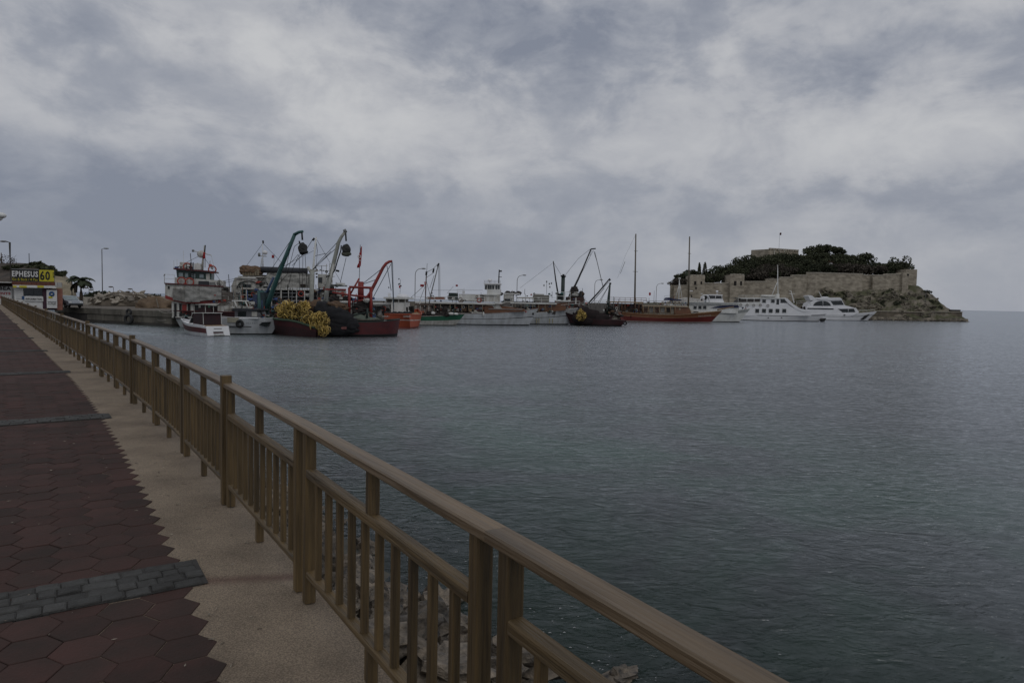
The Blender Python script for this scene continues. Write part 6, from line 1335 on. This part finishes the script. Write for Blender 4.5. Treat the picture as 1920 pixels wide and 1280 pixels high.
# island quay
iq = bpy.data.objects.new('island_quay', None); col.objects.link(iq); tag(iq, kind='structure')
for i in range(14):
    a, c = atd(1637 + i * 11.9, 590, 211 + i * .12), atd(1648.6 + i * 11.9, 590, 211 + (i + 1) * .12); hgt = 2.75 + (.25 if i > 8 else 0)
    MB().box(((a.x + c.x) / 2, a.y + 1.6, .8), (c.x - a.x + .05, 3.4 + random.uniform(-.1, .1), 2 * hgt - 1.6)).build('quay_block', mat('island_quay_stone', (.20, .165, .12), .9, scale=.6, c2=(.085, .072, .055), bump=.5, bscale=3), iq)
    MB().box(((a.x + c.x) / 2, a.y + 1.4, hgt + .0), (c.x - a.x + .05, 3.6, .18)).build('quay_coping', stonecap, iq)
a = atd(1792, 588, 213.5); tag(MB().box((a.x, a.y + 1, 3.2), (2.8, 2.2, 1.0)).build('dark_block', darkconc), 'dark block standing at the end of the island quay', 'block')
rr = random.Random(31)
for i in range(95):
    x = rr.uniform(104, 138.5); y = 209.0 + rr.uniform(-.8, 1.0); r_ = rr.uniform(.25, .6)
    o = link('boulder', rr.choice(bms)); o.location = (x, y, rr.uniform(-.1, .35)); o.scale = (r_ * 1.3, r_, r_ * .8); o.rotation_euler = (rr.uniform(-.4, .4), 0, rr.uniform(0, 6)); tag(o, 'boulder lying at the foot of the island quay', 'rock', 'boulders along the island quay')
for i, (px, r_, z) in enumerate(((1801, .95, .35), (1806, .75, .15), (1811, .6, .0), (1815, .45, -.05))):
    a = atd(px, 600, 211); o = link('boulder', bms[i]); o.location = (a.x, a.y, z); o.scale = (r_ * 1.5, r_, r_ * .6); tag(o, ['largest dark rock beside the end of the island quay', 'second dark rock out from the quay end', 'third low dark rock out from the quay end', 'outermost low rock at the tip of the island'][i], 'rock')
# castle
ca = thing('castle', 'stone island castle with curtain wall, square towers and a keep on the hilltop', 'castle', (100, 225, 9))
co = Vector((100, 225, 9))
def cwall(px0, px1, pyt0, pyt1, d0, d1, zb, th=1.6, name='curtain_wall', cap=True, drop=3.0):
    a, c = atd(px0, pyt0, d0), atd(px1, pyt1, d1); d = Vector((c.x - a.x, c.y - a.y)).normalized(); nn = Vector((-d.y, d.x)) * th
    n = max(1, int((Vector((c.x - a.x, c.y - a.y))).length / 1.1)); mb = MB(); vs = []
    for i in range(n + 1):
        f = i / n; x, y, z = a.x + (c.x - a.x) * f, a.y + (c.y - a.y) * f, a.z + (c.z - a.z) * f
        z += mnoise.noise(Vector((x * .8, y, 1))) * .14; x0, y0 = x - co.x, y - co.y
        vs += [(x0 + d.y * .25 , y0 - d.x * .25, zb - drop - co.z), (x0, y0, z - co.z), (x0 + nn.x, y0 + nn.y, z - co.z), (x0 + nn.x, y0 + nn.y, zb - drop - co.z)]
    fs = [(4 * i + j, 4 * i + 4 + j, 4 * i + 5 + j, 4 * i + 1 + j) for i in range(n) for j in range(3)] + [(0, 1, 2, 3), (4 * n, 4 * n + 3, 4 * n + 2, 4 * n + 1)]
    mb.add(vs, fs); o = mb.build(name, stone, ca)
    if cap:
        cb = MB(); L_ = Vector((c.x - a.x, c.y - a.y)).length
        cb.beam((a.x - co.x + nn.x * .5, a.y - co.y + nn.y * .5, a.z - co.z + .05), (c.x - co.x + nn.x * .5, c.y - co.y + nn.y * .5, c.z - co.z + .05), .28, th + .3); cb.build('coping', stonecap, o)
    return o, a, c
def ctower(px0, px1, pyt, d, zb, depth=6.0, holes=(), crenel=True, name='tower'):
    a, c = atd(px0, pyt, d), atd(px1, pyt, d); x0, x1 = a.x - co.x, c.x - co.x; mb = MB(); zt = a.z - co.z; zb_ = zb - 3 - co.z
    mb.box(((x0 + x1) / 2, a.y - co.y + depth / 2, (zt + zb_) / 2), (x1 - x0, depth, zt - zb_)); o = mb.build(name, stone, ca)
    if crenel:
        n = 5
        for i in range(n):
            w_ = (x1 - x0) / n; cb = MB(); cb.box((x0 + w_ * (i + .5), a.y - co.y + .4, zt + .16 + .06 * (i % 2)), (w_ * .8, .8, .34)); cb.build('merlon', stonecap, o)
    for (px, py, w_, h_) in holes:
        q = atd(px, py, d - .02); MB().box((q.x - co.x, q.y - co.y + .1, q.z - co.z), (w_, .3, h_)).build('window', mat('deep_shadow', (.015, .013, .011), .9), o)
    return o
cwall(1264, 1296, 536, 534.8, 226, 224, 3); cwall(1320, 1372, 531.3, 531.2, 223.5, 223, 3.6); cwall(1394, 1438, 528, 528, 223, 222.5, 4); cwall(1437, 1464, 524, 524, 222.5, 222, 4.5)
cwall(1463, 1486, 520, 520, 222.5, 222, 5); cwall(1485, 1513, 516.3, 516, 222.5, 222, 6.5); cwall(1512, 1530, 511.3, 511.5, 222.5, 221.5, 8); cwall(1529, 1618, 511.5, 514, 221.5, 221.5, 8.5); cwall(1618, 1640, 516, 516.5, 223.5, 224, 9); cwall(1637, 1662, 516.2, 516, 222.5, 222, 9); cwall(1661, 1690.5, 514, 514.2, 222, 222, 9)
cwall(1258, 1300, 531.5, 530, 236, 236, 3, 1.2); cwall(1438, 1452, 521.5, 521.5, 230, 230, 6, 1, 'inner_wall')
ctower(1294.5, 1322, 516.8, 222.5, 3, 6, ((1303.5, 530.4, .7, 1.2), (1315, 530.2, .5, .9), (1305, 540, .5, .7))); ctower(1370, 1396, 515.2, 221.8, 4, 6, ((1378.5, 531, .8, 1.4), (1389.5, 531, .6, 1.3)))
ctower(1684, 1700, 512, 223, 10, 4, ((1693, 523, .6, 1.6),), False); ctower(1693, 1704.5, 510.5, 221, 10, 4, ((1702.5, 515, .6, .6),), False); ctower(1699, 1720, 504.8, 224.5, 9, 6, (), False, 'corner_tower')
# keep
mb = MB(); k0, k1, k2_, k3 = atd(1408.5, 468.8, 262), atd(1441, 465.8, 256), atd(1497.5, 467.6, 262), atd(1460, 468, 280); zt = k0.z - co.z; ol = [(q.x - co.x, q.y - co.y) for q in (k0, k1, k2_, k3)]
mb.vprism(ol, 12 - co.z, zt); ke = mb.build('keep', stone, ca)
for i in range(12):
    f = (i + .5) / 12; a = k1.lerp(k2_, f); MB().box((a.x - co.x, a.y - co.y - .2, zt + .22), (.62, .8, .46), R(14)).build('merlon', stonecap, ke)
for f in (.18, .36, .52): a = k1.lerp(k2_, f); MB().box((a.x - co.x, a.y - co.y - .12, zt - .9), (.22, .4, 2.2), R(14)).build('pale_rib', mat('pale_rib', (.55, .52, .46), .8), ke)
fp0, fp1 = atd(1460.5, 470, 262), atd(1461.5, 437, 262); t = thing('flagpole', 'thin flagpole with a small dark flag on top of the castle keep', 'flagpole', (fp0.x, fp0.y, fp0.z)); MB().tube([(0, 0, -1), (0, 0, fp1.z - fp0.z)], .06, .04, 6).build('pole', steel, t); fb = MB(); fb.blob((.35, 0, fp1.z - fp0.z - .3), (.4, .08, .5), 8, 6, .3); fb.build('flag', mat('dark_flag', (.06, .015, .02), .8), t)
# trees of the island
P_ = [('umbrella_pine', 'dark round pine at the left end of the castle wall', 1283, 522, 42, 22, 236, .2), ('umbrella_pine', 'dark pine crown between the left tower and the first cypress', 1300, 515, 34, 16, 240, .2),
 ('umbrella_pine', 'rounded pine behind the wall right of the two palms', 1362, 508, 50, 30, 240, .3), ('umbrella_pine', 'wide flat pine below the left corner of the keep', 1402, 491, 54, 24, 246, .7), ('umbrella_pine', 'dark pine standing over the second square tower', 1392, 503, 40, 22, 240, .3),
 ('umbrella_pine', 'broad umbrella pine right in front of the keep', 1452, 486, 66, 28, 246, .7), ('umbrella_pine', 'umbrella pine under the right end of the keep', 1490, 488, 52, 28, 247, .7), ('umbrella_pine', 'tall ragged pine right of the keep', 1528, 474, 52, 28, 250, .5),
 ('umbrella_pine', 'highest pine crown of the island with a ragged top', 1550, 471, 38, 26, 250, .4), ('umbrella_pine', 'small pine tuft at the right of the highest crown', 1573, 469, 24, 16, 250, .4), ('umbrella_pine', 'dark pine below the small tuft', 1562, 485, 54, 24, 248, .5),
 ('umbrella_pine', 'wide rounded pine at the right of the pine group', 1612, 487, 62, 28, 246, .7), ('umbrella_pine', 'pine filling the gap under the highest crown', 1520, 491, 50, 26, 246, .5), ('umbrella_pine', 'dark low tree left of the dark block of foliage', 1652, 506, 36, 20, 236, .2), ('umbrella_pine', 'dark low tree right of the narrow right cypress', 1668, 504, 30, 22, 238, .2)]
for i, (nm, lab, px, py, w_, h_, d, fl_) in enumerate(P_):
    c = atd(px, py, d); tree(nm, lab, 'pine tree', px, py, w_, h_, d, min(ground(c.x, c.y), c.z - 1.5), leafdark, 1500, .34, 100 + i, fl_, True, None, 11)
TOP = [(1270, 522), (1300, 510), (1340, 507), (1362, 497), (1385, 491), (1405, 483), (1425, 483), (1450, 478), (1475, 478), (1500, 480), (1515, 471), (1550, 466), (1580, 470), (1600, 479), (1620, 479), (1640, 492), (1660, 496), (1675, 488), (1706, 490)]
WT = [(1270, 536), (1320, 532), (1370, 530), (1438, 526), (1463, 521), (1485, 517), (1512, 511), (1620, 513), (1690, 513), (1706, 512)]
rr = random.Random(91); nt_ = 0
for row in range(3):
    for i in range(17):
        px = 1280 + i * 25 + (12 if row % 2 else 0) + rr.uniform(-5, 5); lo, hi = lerp_tab(WT, px), lerp_tab(TOP, px)
        if px > 1702: continue
        py = lo - 7 - (lo - hi - 16) * (row + .1) / 2.6
        if py < hi + 8: continue
        d = 231 + row * 6 + rr.uniform(-1, 1); c = atd(px, py, d)
        tree('umbrella_pine', 'dense dark tree among the pines on the castle hill', 'tree', px, py, rr.uniform(34, 46), rr.uniform(15, 21), d, min(ground(c.x, c.y), c.z - 1.2), rr.choice([leafdark, leafdark, leafmid, leafgrey, leafgrey] if row == 0 else [leafdark, leafdark, leafdark, leafmid]), 620, .36, 300 + row * 20 + i, .2, True, 'trees on the castle hill', 8)
c = atd(1690, 500, 232); tree('holm_oak', 'dense dark tree at the right end of the wall beside the corner tower', 'tree', 1690, 499, 36, 34, 232, ground(c.x, c.y), leafdark, 1900, .32, 140, 0, True, None, 12)
for i, (px, py, lab, ma, w_, h_) in enumerate(((1420, 513, 'grey-green shrub behind the wall right of the second tower', leafgrey, 44, 26), (1445, 508, 'large greyish tree below the broad umbrella pine', leafgrey, 50, 26), (1470, 509, 'greyish tree in front of the pines under the keep', leafgrey, 44, 22), (1505, 504, 'dark shrub above the stepped wall', leafdark, 44, 18), (1530, 504, 'greyish shrub under the ragged pine', leafmid, 40, 16), (1565, 503, 'grey leafless tree behind the long high wall', leafgrey, 44, 20), (1595, 504, 'brownish tree behind the long high wall', leafgrey, 36, 18), (1632, 504, 'pale bushy tree right of the narrow right cypress', leafmid, 34, 24), (1345, 520, 'dark shrub between the two square towers', leafdark, 44, 18), (1385, 512, 'dark shrub behind the second square tower', leafdark, 36, 18), (1660, 512, 'low shrub behind the wall near the corner tower', leafmid, 36, 10))):
    c = atd(px, py, 232); tree('shrub', lab, 'shrub', px, py, w_, h_, 232, min(ground(c.x, c.y), c.z), ma, 900, .30, 160 + i, 0, False)
for i, (px, py, w_, h_, lab) in enumerate(((1311, 507, 9, 28, 'left of the two cypresses behind the first square tower'), (1321.5, 509, 13, 34, 'right of the two cypresses behind the first square tower'), (1488, 503, 10, 40, 'narrow cypress below the right end of the keep'), (1611, 503, 10, 24, 'narrow cypress behind the long high wall'))):
    c = atd(px, py, 234); t = tree('cypress', lab, 'cypress', px, py, w_ * 1.0, h_, 234, min(ground(c.x, c.y), c.z - 3), leafdark, 10, .2, 180 + i, 0, True)
    for o in list(t.children):
        if o.name.startswith('crown'): bpy.data.objects.remove(o)
    rr = random.Random(200 + i); mb = MB(); H = h_ * 234 / FPX; cz = c.z - t.location.z; W = w_ * 234 / FPX / 2
    for j in range(700):
        f = rr.random(); r_ = W * (1 - f) ** .6 * rr.uniform(.6, 1.05) * min(1, f * 6 + .4); a = rr.uniform(0, 6.3); bush_mesh(mb, (math.cos(a) * r_, math.sin(a) * r_, cz - H / 2 + f * H), .1, .1, .2, 1, .24, rr)
    mb.build('crown', leafdark, t)
for i, (px, py, lab) in enumerate(((1332, 507, 'left of two small palms behind the wall between the square towers'), (1343, 502, 'right of two small palms behind the wall between the square towers'), (1288, 512, 'small palm above the left end of the castle wall'))):
    c = atd(px, py, 234); palm(px, py, py, 234, lab, c.z - 4.5, 13, 1.9, 30 + i, False)
hs = atd(1548, 500, 238); h = thing('white_house', 'small white house glimpsed between the trees of the island', 'house', (hs.x, hs.y, hs.z - 2.2)); MB().box((0, 0, 1.5), (3.2, 3, 4.2)).build('wall', signwhite, h); MB().prism([(-1.9, 3.6), (1.9, 3.6), (0, 4.4)], -1.7, 1.7).build('roof', rooftile, h); MB().box((.4, -1.52, 2.2), (.6, .1, .9)).build('window', glass, h)
rr = random.Random(55); irm = []
for i in range(6):
    m_ = MB(); m_.blob((0, 0, 0), (1, .8, .75), 14, 9, .8, 1.2, 60 + i); irm.append(m_.mesh('outcrop', im))
for i in range(120):
    x = rr.uniform(88, 139); y = 210.5 + 10.5 * rr.random() ** .8; z = ground(x, y); r_ = rr.uniform(.5, 1.7)
    if x > 131: r_ *= .4
    o = link('rock_outcrop', rr.choice(irm)); o.location = (x, y, z - .1 * r_); o.scale = (r_ * 1.2, r_, r_ * rr.uniform(.6, 1.1)); o.rotation_euler = (rr.uniform(-.5, .5), rr.uniform(-.5, .5), rr.uniform(0, 6)); tag(o, 'craggy brown rock outcrop on the slope below the castle wall', 'rock', 'rock outcrops below the castle')
# scrub on the slope
rr = random.Random(77)
for i in range(46):
    x = rr.uniform(95, 141); y = rr.uniform(213, 221); z = ground(x, y); mb = MB(); bush_mesh(mb, (0, 0, .25), rr.uniform(.6, 1.5), .8, rr.uniform(.35, .7), 110, .2, rr); o = mb.build('scrub', leafmid if rr.random() < .7 else leafdark, loc=(x, y, z)); tag(o, 'low green scrub growing on the rocky slope below the castle wall', 'scrub', 'scrub on the castle slope')
p = atd(1736, 548, 215); tag(MB().tube([(p.x, p.y, p.z - 3), (p.x, p.y, p.z)], .12, n=5).build('post', MATS['weathered_grey']), 'short post on the ridge of the island slope', 'post')
